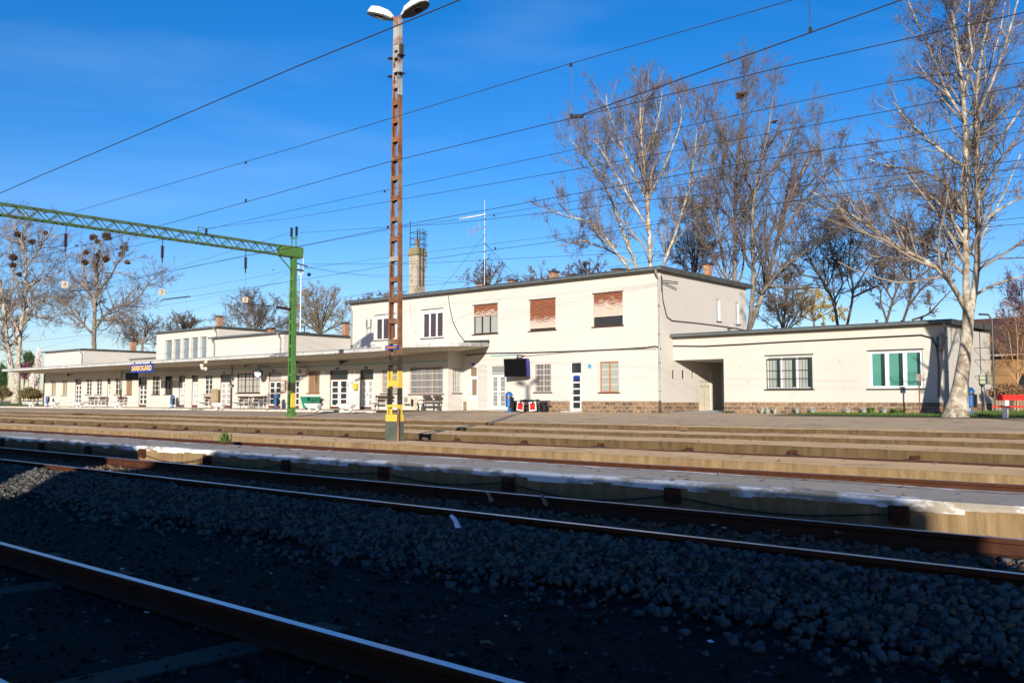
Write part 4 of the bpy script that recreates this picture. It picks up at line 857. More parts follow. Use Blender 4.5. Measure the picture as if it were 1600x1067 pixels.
grass('grass',9000,lambda:(lambda x,y:(x,y,.02))(random.uniform(-18,-6),random.triangular(41,45,42.3)),.09,'short grass at the foot of the right wing and tree')
grass('grass',5000,lambda:(lambda x,y:(x,y,.05))(random.uniform(-12.2,-8),random.uniform(45,56)),.12,'green grass around the red bench and beside the wing end')
grass('grass',4000,lambda:(random.uniform(-170,-108),random.uniform(44.2,60),.03),.25,'green grass beyond the far left end of the building')
def tuft(label,px,py,n,h,w,m_,cat='plant',name='weed_tuft'):
    p=oZ(px,py,groundz(44.6)+.0); 
    if p.y>YW-.1: p=Vector((oY(px,py,YW-.25).x,YW-.25,-.02))
    r=MB(); rd=random.Random(int(px))
    for i in range(n):
        a=rd.uniform(0,6.28); l=h*rd.uniform(.5,1); d=Vector((math.cos(a),math.sin(a)*.6,0))*w*rd.uniform(.3,1); q=p+d*.3; t=p+d+Vector((0,0,l)); s=Vector((-math.sin(a),math.cos(a),0))*.035
        mid=(q+t)/2+Vector((0,0,.03)); r.quad(q-s*.3,q+s*.3,mid+s,mid-s); r.quad(mid-s,mid+s,t+s*.1,t-s*.1)
    o=r.build(name,m_,None); o.location=p; me=o.data; me.vertices.foreach_set('co',[c for v in me.vertices for c in (v.co-p)]); tag(o,label,cat)
LAV=mat('lavender_grey_leaf',(.24,.25,.20),(.36,.36,.32),6,.9)
for i,(px,lab) in enumerate(((1190,'grey leafed plant at the plinth left of the barred wing window'),(1199,'grey leafed plant under left corner of the barred wing window'),(1211,'small grey plant under the barred wing window'),(1246,'grey leafed plant under right part of the barred wing window'),(1270,'large grey plant below right corner of the barred wing window'),(1324,'grey leafed plant at the plinth midway between wing windows'),(1350,'grey leafed plant just left of the green leafy plants'),(1382,'grey leafed plant below the teal curtained window'))): tuft(lab,px,645,40,.36,.28,LAV,name='lavender_plant')
tuft('bright green leafy plant at plinth left of the thin post shadow',1361,646,40,.42,.25,GRASSM,name='leafy_plant'); tuft('broad bright green leafy plant below the teal curtained window',1402,646,60,.34,.5,GRASSM,name='leafy_plant'); tuft('green weeds at the foot of the passage corner',1139,643,30,.16,.4,GRASSM); 

# ================= STREET FURNITURE =================
def bench_proto(loc,label):
    r=thing('platform_bench',label,'bench',loc,0,'slatted benches under the canopy'); L=1.9
    m=MB()
    for y in (-.38,-.22,-.06): m.box(-L/2,L/2,y-.06,y+.06,.44,.475)
    m.build('seat',BENCHW,r,False); m=MB()
    m.box(-L/2,L/2,.085,.115,.84,1.0); m.box(-L/2,L/2,.055,.085,.62,.74); m.build('backrest',BENCHW,r,False)
    for x in (-L/2+.22,L/2-.22):
        m=MB(); m.bar((x,-.42,0),(x,-.36,.44),.05); m.bar((x,.08,0),(x,.02,.44),.05); m.bar((x,-.44,.42),(x,.06,.42),.05); m.bar((x,.02,.42),(x,.13,1.0),.045); m.bar((x,-.42,.44),(x,-.40,.66),.04); m.bar((x,-.42,.66),(x,.04,.66),.04); m.build('bench_frame',WHITE,r,False)
    return r
bl=[(135.8,636,'slatted bench, left one of the pair at the far left door'),(152.6,636,'slatted bench, right one of the pair at the far left door'),(181.5,636,'slatted bench beside the downpipe near the far left end'),(319,636.5,'dark slatted bench left of the beige vending cabinet'),(373,637,'slatted bench under the left half of the wide brown window'),(396,637,'slatted bench under the right half of the wide brown window'),(592,639.7,'dark slatted bench left behind the rusty mast'),]
b0=None
for i,(px,py,lab) in enumerate(bl):
    x=oY(px,py,YF-.75).x; loc=(x,YF-.35,0)
    b0=bench_proto(loc,lab) if b0 is None else b0
    if i: dup(b0,loc,0,lab)
def dark_bench():
    x=oY(666,641,YF-1.0).x; r=thing('platform_bench','dark iron bench under the wide grilled bay window','bench',(x,YF-.6,0),0,'slatted benches under the canopy'); L=1.75
    m=MB()
    for y in (-.40,-.22,-.04): m.box(-L/2,L/2,y-.07,y+.07,.42,.46)
    m.build('seat',BENCHW,r,False); m=MB(); m.box(-L/2,-.12,.12,.15,.80,.99); m.box(.1,L/2,.12,.15,.80,.99); m.box(-L/2,L/2,.08,.11,.60,.70); m.build('backrest',BENCHW,r,False)
    for x in (-L/2+.12,L/2-.12):
        m=MB(); m.tube([(x,-.46,0),(x,-.38,.2),(x,-.46,.42)],.06,8); m.tube([(x,.12,0),(x,.02,.2),(x,.06,.42)],.06,8); m.tube([(x,.05,.42),(x,.15,1.0)],.03,6); m.tube([(x,-.46,.42),(x,-.44,.66),(x,.06,.68)],.028,6); m.build('bench_frame',BLACKTRIM,r,False)
dark_bench()
# planters: white concrete bowls on two feet
def planter(loc,lab):
    r=thing('planter',lab,'planter',loc,0,'white concrete planters along the kerb'); m=MB(); L,D,H=.72,.36,.46
    def ring(a,b,z): return [(-a,-b*.6,z),(-a*.7,-b,z),(a*.7,-b,z),(a,-b*.6,z),(a,b*.6,z),(a*.7,b,z),(-a*.7,b,z),(-a,b*.6,z)]
    rs=[ring(.42,.2,.14),ring(.56,.28,.24),ring(L,D,H-.06),ring(L,D,H),ring(L-.06,D-.06,H),ring(L-.08,D-.08,H-.06)]; n=len(m.v)
    for q in rs: m.v+=q
    for i in range(5):
        for j in range(8): a=n+i*8+j;b=n+i*8+(j+1)%8; m.f.append((a,b,b+8,a+8)); m.m.append(0)
    m.f.append(tuple(n+j for j in range(8))[::-1]); m.m.append(0); m.build('bowl',WHITE,r,False)
    s=MB(); s.v=ring(L-.075,D-.075,H-.05); s.f=[tuple(range(8))]; s.m=[0]; s.build('soil',CINDER,r,False)
    for x in (-.34,.34): f=MB(); f.tube([(x*1.25,0,0),(x,0,.16)],[.13,.10],8); f.build('foot',WHITE,r,False)
    f=MB(); rd=random.Random(4)
    for i in range(60):
        p=Vector((rd.uniform(-.55,.55),rd.uniform(-.2,.2),H-.05)); t=p+Vector((rd.uniform(-.06,.06),rd.uniform(-.06,.06),rd.uniform(.04,.14))); f.quad(p,p+Vector((.03,0,0)),t+Vector((.02,0,0)),t)
    f.build('flowers',mat('withered_flowers',(.25,.08,.08),(.12,.14,.04),20,.9),r,False)
    return r
pls=[(49.5,634.3,'white bowl planter farthest left, beyond the building end'),(84.5,634.5,'white bowl planter standing before the leftmost windows'),(123.5,635.5,'white bowl planter in front of the leftmost double door'),(184.5,636.3,'white bowl planter below the bench near the downpipe'),(342.5,639,'white bowl planter in front of the vending cabinet'),(490,641.8,'white bowl planter in front of the green container'),(541.5,642.5,'white bowl planter in front of the yellow box')]
q=None
for i,(px,py,lab) in enumerate(pls):
    p=oZ(px,py,0); Y=min(p.y,38.2); p=oY(px,py,Y); loc=(p.x,Y,0)
    if q is None: q=planter(loc,lab)
    else: dup(q,loc,0,lab)
# blue bins
def bin_(loc,lab,s=1.0):
    r=thing('litter_bin',lab,'litter bin',loc,0,'blue litter bins'); m=MB(); m.lathe((0,0,.0),[(.24,0),(.24,.05),(.08,.09),(.05,.28)],14); m.build('bin_foot',BLUE,r,False)
    m=MB(); m.lathe((0,0,.28),[(.15,0),(.19,.02),(.2,.48)],16); m.build('bin_body',BLUE,r,False); m=MB(); m.lathe((0,0,.76),[(.2,.0),(.19,.10),(.19,.101)],16); m.build('bin_opening',PLASTICBLACK,r,False)
    m=MB(); m.lathe((0,0,.87),[(.215,0),(.215,.03),(.19,.13),(.12,.21),(.02,.24)],16); m.build('bin_hood',BLUE,r,False); 
    m=MB(); m.box(.16,.27,-.10,.10,.25,.80); m.build('bin_bracket',PLASTICBLACK,r,False); return r
bn=[(74.3,632.8,'blue litter bin at the far left corner of the building',41.5),(269.3,636,'blue hooded litter bin under the dark window left of the two narrow doors',41.6),(431.3,638.8,'blue litter bin left of the green column',41.),(795.3,646.2,'blue hooded litter bin beside the barrow with diamond signs',41.7),(1515.5,634.5,'blue litter bin standing behind the big plane tree trunk',46.5)]
q=None
for px,py,lab,Y in bn:
    p=oY(px,py,Y); z=0.0 if px<1000 else .06
    if 700<px<900: z=-.05
    if q is None: q=bin_((p.x,Y,z),lab)
    else:
        c=dup(q,(p.x,Y,z),0,lab)
        if px>700: c.scale=(1.12,1.12,1.12)
# green container
p=oY(485,638,41.4); r=thing('waste_container','dark green plastic waste container against the wall','waste container',(p.x,41.4,0)); m=MB(); w=.62
def frus(m,a0,b0,z0,a1,b1,z1,c): 
    q=[(c[0]-a0,c[1]-b0,z0),(c[0]+a0,c[1]-b0,z0),(c[0]+a0,c[1]+b0,z0),(c[0]-a0,c[1]+b0,z0)];t=[(c[0]-a1,c[1]-b1,z1),(c[0]+a1,c[1]-b1,z1),(c[0]+a1,c[1]+b1,z1),(c[0]-a1,c[1]+b1,z1)]
    for i in range(4): j=(i+1)%4; m.quad(q[i],q[j],t[j],t[i])
    m.quad(*q[::-1]); m.quad(*t)
frus(m,.46,.32,.06,.66,.44,.86,(p.x,41.4)); m.build('container_body',BINGREEN,r,bevel=.02); m=MB(); frus(m,.70,.48,.86,.68,.46,.93,(p.x,41.4)); m.build('lid',BINGREEN,r,bevel=.015)
m=MB(); m.box(p.x-.4,p.x+.4,41.2,41.5,0,.06); m.build('base_runner',PLASTICBLACK,r)
# barrow with red and white diamond boards
def barrow():
    Y=42.5; x=oY(828,645,Y).x; r=thing('luggage_barrow','black folded platform barrow carrying two red and white diamond boards','barrow',(x,Y,-.05))
    m=MB()
    for dx in (-1.45,-.85,.85,1.25): m.bar((x+dx,Y-.2,-.05),(x+dx*.82,Y+.2,.62),.05); m.bar((x+dx*.8,Y-.25,.6),(x+dx,Y+.25,-.05),.05)
    m.bar((x-1.7,Y,.60),(x+1.6,Y,.62),.09,.07); m.bar((x-1.5,Y-.2,.5),(x+1.5,Y-.2,.54),.05); m.build('barrow_frame',BLACKTRIM,r)
    m=MB(); m.box(x-1.35,x-.75,Y+.02,Y+.12,.02,.58); m.box(x+.75,x+1.3,Y+.02,Y+.12,.02,.58); m.box(x-.7,x+.7,Y-.1,Y+.1,.60,.70); m.build('barrow_cover',PLASTICBLACK,r)
    for cx,tl in ((-.52,R_(38)),(.46,R_(50))):
        for s,dy,mm,nm in ((.34,0,WHITE,'diamond_board'),(.25,-.012,REDP,'red_diamond')):
            m=MB(); pts=[]
            for k in range(4):
                a=tl+k*math.pi/2; pts.append((x+cx+s*1.15*math.cos(a),Y-.30+dy,.30+s*1.15*math.sin(a)))
            m.quad(*pts); m.quad(*[(a,b+.02,c) for a,b,c in pts][::-1])
            for k in range(4): p0,p1=pts[k],pts[(k+1)%4]; m.quad(p0,p1,(p1[0],p1[1]+.02,p1[2]),(p0[0],p0[1]+.02,p0[2]))
            m.build(nm,mm,r)
        m=MB(); m.tube([(x+cx,Y-.33,.42),(x+cx+.1,Y-.34,.62),(x+cx+.3,Y-.1,.70)],.05,6); m.build('bundled_strap',PLASTICBLACK,r)
barrow()
# red bench at right
def red_bench():
    Y=40.3; p=oY(1556,648,Y); x=p.x; L=2.4; r=thing('red_bench','bright red garden bench on white concrete feet at the right edge','bench',(x+L/2,Y,-.02))
    m=MB(); m.box(x-.05,x+L,Y-.35,Y+.08,.40,.46); m.build('seat',REDP,r,bevel=.01); m=MB(); m.box(x,x+L,Y+.16,Y+.21,.68,.90); m.build('backrest',REDP,r,bevel=.01)
    for xx in (x+.3,x+L-.4):
        m=MB(); m.prism([(Y-.28,.0-.03),(Y-.10,-.03),(Y+.02,.28),(Y+.20,.40),(Y+.16,.68),(Y+.02,.68),(Y+.04,.46),(Y-.30,.40)],xx,xx+.16); m.build('foot',WHITE,r)
red_bench()
# thin sign post in front of wing
def post():
    Y=43.2; b=oY(1437,645,Y); t=oY(1440,584,Y); r=thing('sign_post','thin rusty metal post with small plate in front of the teal window','sign post',(b.x,Y,-.02)); m=MB(); m.bar((b.x,Y,-.05),(b.x+.02,Y,t.z),.045); m.build('post',RUST,r); m=MB(); m.box(b.x-.10,b.x+.14,Y-.04,Y-.025,t.z-.32,t.z); m.build('plate',GREYSTEEL,r)
post()
# round stone on the verge + birdhouse-like details omitted

# ================= LAMP MAST =================
def lamp_mast():
    Y=14.35; X=oY(616.3,684,Y).x; zb=-.27; r=thing('lamp_mast','tall rusty lattice lamp mast with two white lamp heads and yellow black bands','lamp mast',(X,Y,zb))
    H=oY(619,28,Y).z; wb,wt=.42,.20; D0,D1=.13,.11
    def W(z): t=(z-zb)/(H-zb); return wb+(wt-wb)*t, D0+(D1-D0)*t
    z0=zb+.02; zbase=oY(617,658,Y).z
    # base: closed grey socket
    m=MB(); w,d=W(zb); m.box(X-w/2-.015,X+w/2+.015,Y-d/2-.03,Y+d/2+.03,zb-.1,zbase); m.build('mast_base',BASEGREY,r,bevel=.01)
    seq=[(zbase,oY(617,632,Y).z,YELLOW),(oY(617,632,Y).z,oY(617,606,Y).z,BLACKP),(oY(617,606,Y).z,oY(617,580,Y).z,YELLOW),(oY(617,580,Y).z,oY(617,555,Y).z,BLACKP)]
    zz0=seq[-1][1]; n=14
    # channel legs with flanges
    def channel(m,s,za,zb_,):
        for (z1,z2) in ((za,zb_),):
            w1,d1=W(z1); w2,d2=W(z2); t=.012; fl=.045
            def prism4(x1a,x1b,y1a,y1b,x2a,x2b,y2a,y2b):
                q=[(x1a,y1a,z1),(x1b,y1a,z1),(x1b,y1b,z1),(x1a,y1b,z1)];u=[(x2a,y2a,z2),(x2b,y2a,z2),(x2b,y2b,z2),(x2a,y2b,z2)]
                for i in range(4): j=(i+1)%4; m.quad(q[i],q[j],u[j],u[i])
                m.quad(*q[::-1]); m.quad(*u)
            def xs(w,a,b): return sorted((X+s*(w/2-a),X+s*(w/2-b)))
            a1=xs(w1,0,t);a2=xs(w2,0,t); prism4(a1[0],a1[1],Y-d1/2,Y+d1/2,a2[0],a2[1],Y-d2/2,Y+d2/2)
            b1=xs(w1,t,fl);b2=xs(w2,t,min(fl,w2/2-.01))
            prism4(b1[0],b1[1],Y-d1/2,Y-d1/2+t,b2[0],b2[1],Y-d2/2,Y-d2/2+t); prism4(b1[0],b1[1],Y+d1/2-t,Y+d1/2,b2[0],b2[1],Y+d2/2-t,Y+d2/2)
    zg=oY(620,150,Y).z
    for s in (-1,1):
        m=MB(); 
        for a,b,mm in seq: m.cur={YELLOW:1,BLACKP:2}[mm]; channel(m,s,a,b)
        m.cur=0; channel(m,s,zz0,zg); m.cur=3; channel(m,s,zg,H); m.build('channel_leg',[RUST,YELLOW,BLACKP,GREYSTEEL],r)
    # battens, both faces
    zs=[oY(618,py,Y).z for py in (640,600,538,510,503,471,440,406,374,340,310,284,258,232,205,180,158,133,112,90,70)]
    zs=[oY(618,py,Y).z for py in (634,599,567,534,502,469,437,405,374,343,311,280,250,220,191,163,137,112,90,68)]
    for i,z in enumerate(zs):
        w,d=W(z); h=.11 if i>1 else (.06,.14)[i]
        for s in (-1,1):
            m=MB(); m.box(X-w/2+.012,X+w/2-.012,Y+s*(d/2+.006)-.006,Y+s*(d/2+.006)+.006,z-h/2,z+h/2)
            m.build('batten',YELLOW if i<2 else (BLACKP if i==2 else (GREYSTEEL if i>15 or i in (7,) else RUST)),r)
    m=MB(); w,d=W(zbase); m.box(X-w/2-.01,X+w/2+.01,Y-d/2-.03,Y+d/2+.03,zbase+.001,zbase+.16); m.build('yellow_plate',YELLOW,r)
    # top: closed web
    m=MB(); zt=oY(620,80,Y).z; w,d=W(zt); m.box(X-w/2+.03,X+w/2-.013,Y-d/2+.014,Y+d/2-.014,zt,H-.02); m.build('top_plate',GREYSTEEL,r)
    # step plates
    for py in (92,120):
        z=oY(617,py,Y).z; w,d=W(z)
        for s in (-1,1): m=MB(); m.box(X+s*(w/2),X+s*(w/2+.13),Y-.13,Y+.05,z,z+.012); m.bar((X+s*(w/2+.12),Y-.12,z),(X+s*w/2,Y-.1,z-.12),.012); m.build('step_plate',BLACKTRIM,r)
    m=MB(); m.box(X+.10,X+.17,Y-.05,Y+.05,H-1.05,H-.72); m.build('switch_box',BLACKTRIM,r)
    m=MB(); m.cyl((X+wb/2+.04,Y-.11),.03,zb,oY(627,638,Y).z,8); m.build('cable_guard',RUST,r)
    # blue number plate
    z=oY(617,543,Y).z; w,d=W(z); m=MB(); m.box(X-.24,X+.20,Y-d/2-.04,Y-d/2-.02,z-.05,z+.05); m.build('enamel_plate',SIGNBLUE,r)
    m=MB(); m.box(X-.20,X+.16,Y-d/2-.046,Y-d/2-.041,z-.026,z+.026); m.build('enamel_text_strip',ORANGEBR,r)
    # heads along +-X, tilted up
    for s in (-1,1):
        ya=-.12 if s<0 else .10
        base=Vector((X+s*.10,Y+ya*.3,H-.02)); dr=Vector((s*.95,-.28 if s<0 else .30,.34)).normalized()
        side=dr.cross(Vector((0,0,1))).normalized(); upv=side.cross(dr).normalized()
        if upv.z<0: upv=-upv
        arm=MB(); arm.tube([Vector((X,Y,H-.05)),base+dr*.12],.035,8); hd=arm.build('lamp_arm',GREYSTEEL,r)
        prof=[(.02,.07,.05),(.10,.10,.10),(.2,.17,.16),(.46,.20,.20),(.66,.18,.19),(.76,.11,.12),(.79,.04,.05)]
        m=MB(); rings=[]; K=14
        for t,wd,h in prof:
            for j in range(K+1):
                a=math.pi*j/K; c=math.cos(a); sn=math.sin(a)
                cc=math.copysign(abs(c)**.6,c); ss=abs(sn)**.6
                m.v.append(tuple(base+dr*t*.98+side*(cc*wd)+upv*(ss*h)))
        for i in range(len(prof)-1):
            for j in range(K): a=i*(K+1)+j; m.f.append((a,a+1,a+K+2,a+K+1)); m.m.append(0)
        m.f.append(tuple(range(K+1))); m.m.append(0); L=(len(prof)-1)*(K+1); m.f.append(tuple(L+j for j in range(K+1))); m.m.append(0)
        head=m.build('lamp_head',WHITE,r,smooth=False)
        m=MB(); pts=[base+dr*t*.98+side*(sg*wd*1.03) for sg,rng in ((1,prof),(-1,prof[::-1])) for t,wd,h in rng]
        lo=[q-upv*.035 for q in pts]; m.v=[tuple(q+upv*.004) for q in pts]+[tuple(q) for q in lo]; k=len(pts); m.f=[tuple(range(k)),tuple(range(2*k-1,k-1,-1))]+[(i,(i+1)%k,k+(i+1)%k,k+i) for i in range(k)]; m.m=[0]*len(m.f)
        m.build('lamp_underside',BLACKTRIM,head)
        m=MB(); c0=base+dr*.46-upv*.038; m.tube([c0,c0-upv*.02],[.13,.10],14); m.build('lamp_lens',GLASS,head)
lamp_mast()

# ================= CATENARY PORTAL =================
XP=-42.8
def insulator(m,p,h,r,n=6,down=True):
    for k in range(n):
        z=p.z-h*k/n; m.lathe((p.x,p.y,z-h/n),[(r*.45,0),(r,h/n*.35),(r*.5,h/n*.7),(r*.45,h/n)],10)
def portal():
    yc=30.25; r=thing('catenary_portal','green lattice catenary portal whose beam spans the tracks','catenary portal',(XP,yc,-.26))
    zt=oX(466,388,XP).z; zb=oX(466,403,XP).z; w=.42
    # column
    cz=zb; wb,wt,d0=.44,.29,.26
    yel=[(oX(455,636,XP).z,oX(455,614,XP).z,YELLOW),(oX(455,614,XP).z,oX(455,598,XP).z,BLACKP)]
    def W(z): t=(z+.26)/(cz+.26); return wb+(wt-wb)*t
    for s in (-1,1):
        m=MB(); segs=[(-.3,yel[0][0],0),(yel[0][0],yel[0][1],1),(yel[0][1],yel[1][1],2),(yel[1][1],cz,0)]
        for a,b,k in segs:
            w1,w2=W(a),W(b); t=.03
            if k and s<0: k=0 if k==1 else 2
            m.cur=k
            x1=sorted((s*w1/2,s*(w1/2-.035)));x2=sorted((s*w2/2,s*(w2/2-.035)))
            q=[(XP+x1[0],yc-d0/2,a),(XP+x1[1],yc-d0/2,a),(XP+x1[1],yc+d0/2,a),(XP+x1[0],yc+d0/2,a)];u=[(XP+x2[0],yc-d0/2,b),(XP+x2[1],yc-d0/2,b),(XP+x2[1],yc+d0/2,b),(XP+x2[0],yc+d0/2,b)]
            for i in range(4): j=(i+1)%4; m.quad(q[i],q[j],u[j],u[i])
            for yy in (yc-d0/2,yc+d0/2-.014):
                y2=yy+.014; f1=s*(w1/2-.12);f2=s*(w2/2-.12); e1=s*(w1/2-.035);e2=s*(w2/2-.035)
                q=[(XP+f1,yy,a),(XP+e1,yy,a),(XP+e1,y2,a),(XP+f1,y2,a)];u=[(XP+f2,yy,b),(XP+e2,yy,b),(XP+e2,y2,b),(XP+f2,y2,b)]
                for i in range(4): j=(i+1)%4; m.quad(q[i],q[j],u[j],u[i])
        m.build('column_leg',[GREEN,YELLOW,BLACKP],r)
    for py in (436,452,468,486,503,520,541,562,586,613,641):
        z=oX(455,py,XP).z; ww=W(z)
        for yy in (yc-d0/2-.012,yc+d0/2+.002): m=MB(); m.box(XP-ww/2+.02,XP+ww/2-.02,yy,yy+.01,z-.09,z+.09); m.build('batten',GREEN,r)
    m=MB(); m.box(XP-.30,XP+.30,yc-.2,yc+.2,-.3,-.2); m.box(XP-.26,XP+.26,yc-.165,yc+.165,-.2,-.02); m.build('foot_plate',GREEN,r)
    # second column beyond the nearest tracks
    m=MB(); y2=-9.0; m.box(XP-.25,XP-.2,y2-.15,y2+.15,-.7,zb); m.box(XP+.2,XP+.25,y2-.15,y2+.15,-.7,zb)
    for z in np.arange(-.3,zb,.9): m.box(XP-.2,XP+.2,y2-.15,y2-.138,z,z+.18); m.box(XP-.2,XP+.2,y2+.138,y2+.15,z,z+.18)
    m.build('far_column',GREEN,r)
    # beam
    m=MB(); ya,yb=y2,yc+.35
    for sx in (-1,1):
        for z in (zb+.03,zt-.03): m.bar((XP+sx*w/2,ya,z),(XP+sx*w/2,yb,z),.065,.065)
    m.build('beam_chords',OLIVE,r)
    m=MB(); y=yc-.6; k=0; st=.44
    while y>ya:
        a,b=(zb+.06,zt-.06) if k%2 else (zt-.06,zb+.06)
        for sx in (-1,1): m.bar((XP+sx*w/2,y,a),(XP+sx*w/2,y-st,b),.035,.035)
        if k%2==0:
            for z in (zb+.03,zt-.03): m.bar((XP-w/2,y,z),(XP+w/2,y-st,z),.03,.02)
        y-=st;k+=1
    m.build('beam_lattice',OLIVE,r)
    m=MB(); m.box(XP-w/2-.03,XP+w/2+.03,yc-.95,yc+.5,zb-.03,zt+.03); m.build('beam_end_box',GREEN,r,bevel=.01)
    m=MB(); m.bar((XP,yc-.2,zb-.7),(XP,yc-1.0,zb),.06); m.build('knee_brace',GREEN,r)
    # twin insulators on top
    m=MB(); m.bar((XP-.28,yc,zt+.55),(XP+.28,yc,zt+.55),.08)
    for dx in (-.2,.2): m.bar((XP+dx,yc,zt),(XP+dx,yc,zt+.55),.05)
    m.build('top_bracket',GREEN,r)
    for dx in (-.24,.24): m=MB(); insulator(m,Vector((XP+dx,yc,zt+1.18)),.55,.11,5); m.build('insulator',PLASTICBLACK,r)
    # rod with small insulator on the beam
    p=oX(306,355,XP); m=MB(); m.bar((XP+.25,p.y,zb),(XP+.25,p.y,p.z),.05); m.bar((XP+.25,p.y,p.z),(XP+.25,p.y+.5,p.z-.03),.03); m.build('side_rod',GREEN,r)
    m=MB(); insulator(m,Vector((XP+.25,p.y+.45,p.z-.05)),.30,.09,3); m.build('insulator',PLASTICBLACK,r)
    # hanging insulator strings with droppers, steady arms, number boards
    for px,pt,pbz,num,nx,ny in ((103,365,394,'4',101.5,443),(254,384,413,'3',253,455),(384,402,425,'2',383,467)):
        t=oX(px,pt,XP); y=t.y; m=MB(); m.bar((XP,y,zb),(XP,y,t.z+.02),.03); insulator(m,Vector((XP,y,t.z)),.62,.11,6); m.bar((XP,y,t.z-.62),(XP,y,t.z-.85),.05); m.build('insulator_string',INSUL,r)
        nb=oX(nx,ny,XP); m=MB(); m.tube([(XP,y,t.z-.85),(XP,y,nb.z+.2)],.012,4); m.build('drop_wire',WIRE,r)
        pl_=thing('track_number_board',{'4':'leftmost hanging beige board with a black figure four','3':'middle hanging beige board with a black figure three','2':'right hanging beige board with a black figure two, near the column'}[num],'sign',(XP,nb.y,nb.z-.2)); m=MB(); m.box(-.15,.15,-.012,.012,0,.30)
        bo=m.build('number_board',mat('board_beige',(.30,.25,.16),(.36,.30,.20),9,.7),pl_,False); pl_.rotation_euler=(0,0,R_(50)); tx=text(num,.30,(0,0,0),(R_(90),0,0),BLACKTRIM,'lettering',None,.002); tx.parent=pl_; tx.location=(0,-.016,.15)
    for (x0_,y0_,x1_,y1_) in ((111,455,153,452),(254,468,297,463),(383,474,425,479)):
        a=oX(x0_,y0_,XP);b=oX(x1_,y1_,XP); m=MB(); m.bar(a,b,.05); m.tube([a,a+Vector((0,-.1,-.1))],.02,5); m.build('steady_arm',BLACKTRIM,r)
    a=oX(432,480,XP); m=MB(); m.tube([(XP,a.y,a.z),(XP,yc-.2,a.z-.05)],.08,8); m.build('insulator',INSUL,r)
    m=MB(); m.bar((XP,yc,zb-.3),(XP+.1,yc+.9,zb-.45),.06); m.bar((XP,yc,zb-.7),(XP+.1,yc+.6,zb-.72),.1); m.build('anchor_arm',BLACKTRIM,r)
    m=MB(); q=oX(470,418,XP); m.lathe((XP+.1,yc+1.0,zb-1.0),[(.05,0),(.11,.06),(.11,.14),(.05,.2)],8); m.build('insulator',PLASTICBLACK,r)
portal()
# ---------------- wires ----------------
def wire_pts(pts,Y):
    P=[oY(a,b,Y) for a,b in pts]; return P
def ext(P,x,which):
    a,b=(P[0],P[1]) if which=='l' else (P[-1],P[-2]); d=(a-b); 
    if abs(d.x)<1e-6: return a
    t=(x-a.x)/d.x; return Vector((x,a.y+d.y*t*0,a.z+d.z*t*.15))
def catenary(label,Y,contact,mess,drops,extra=None,xl=None,xr=25,rc=.011,rm=.010):
    r=thing('overhead_line',label,'overhead line',(0,Y,5),0,'overhead lines along the tracks')
    for nm,pts,rad in (('contact_wire',contact,rc),('messenger_wire',mess,rm)):
        if not pts: continue
        P=[oY(*p,Y) for p in pts]
        L=[Vector((XP-120,Y,P[0].z-.05)),Vector((XP,Y,P[0].z+(.0)))] if xl is None else []
        P=[p for p in L if p.x<P[0].x-.5]+P+[Vector((xr,Y,P[-1].z))]
        m=MB(); m.tube(P,rad*.64,5); m.build(nm,WIRE,r)
    for a,b in drops:
        p=oY(*a,Y);q=oY(*b,Y); m=MB(); m.tube([p,Vector((p.x*.5+q.x*.5+.01,Y,(p.z+q.z)/2)),q],.006,4); m.box(q.x-.02,q.x+.02,Y-.015,Y+.015,q.z-.01,q.z+.07); m.box(p.x-.02,p.x+.02,Y-.015,Y+.015,p.z-.05,p.z+.01); m.build('dropper',WIRE,r)
    return r
catenary('single thick overhead wire nearest the camera crossing the upper left',7.0,[(-60,328),(0,302),(60,276),(200,217),(460,106),(720,0),(900,-75)],None,[],rc=.012)
catenary('overhead line over the track behind the asphalt platform, highest pair with long droppers',11.7,[(235,357),(384,316),(605,254),(898,184),(1240,101),(1600,20)],[(110,333),(384,253),(460,231),(891,100),(1240,0),(1400,-50)],[((384,253),(384,316)),((892,100),(893,185)),((1263,-8),(1266,51))])
r=thing('branch_wire','thin wire rising to the right out of the highest contact wire','wire',(-8.8,11.7,5.3)); m=MB(); m.tube([oY(903,182,11.7),oY(1075,120,11.9),oY(1240,61,12.1),oY(1410,0,12.3),oY(1600,-70,12.5)],.010,5); m.build('wire_strand',WIRE,r); m=MB()
for px in (900,907): q=oY(px,182.5,11.7); m.box(q.x-.04,q.x+.04,11.67,11.73,q.z-.02,q.z+.03)
m.build('clamp',BLACKTRIM,r)
catenary('overhead line over the track behind the mast platform, contact wire with one dropper',15.5,[(241,430),(390,398),(462,386),(606,357),(643,349.6),(900,303),(1240,241.5),(1400,217.5),(1600,180)],[(290,366),(460,328),(600,298),(884,237),(1080,196),(1240,161),(1385,130),(1600,98)],[((601,298),(606,357))])
catenary('low overhead line over the track half hidden behind the cable platform',20.7,[(296,464),(546,425.5),(640,409.6),(775,390),(865,378),(1200,320),(1600,262)],[(640,353.5),(770,335.4),(914,312),(1240,262),(1600,205)],[((772,336),(774,390)),((238,384+80),(240,470))][:1])
catenary('lowest overhead line over the track nearest the station',26.5,[(250,512),(400,487),(640,448),(900,424),(1300,372),(1600,340)],[(310,450),(470,420),(672,394),(856,370),(1240,315),(1600,275)],[((290,464),(294,464.2+46)),((427,421),(428,461))])
def single(label,pts,r_=.011,name='feeder_wire'):
    P=[oY(a,b,Y) for a,b,Y in pts]; r=thing(name,label,'wire',tuple(P[0])); m=MB(); m.tube(P,r_*.6,5); m.build('wire_strand',WIRE,r)
single('feeder wire rising right from the small insulator on the green beam',[(313,358,24.3),(460,340.6,19),(900,264.7,15.5),(1240,201.6,15.5),(1600,134,15.5)])
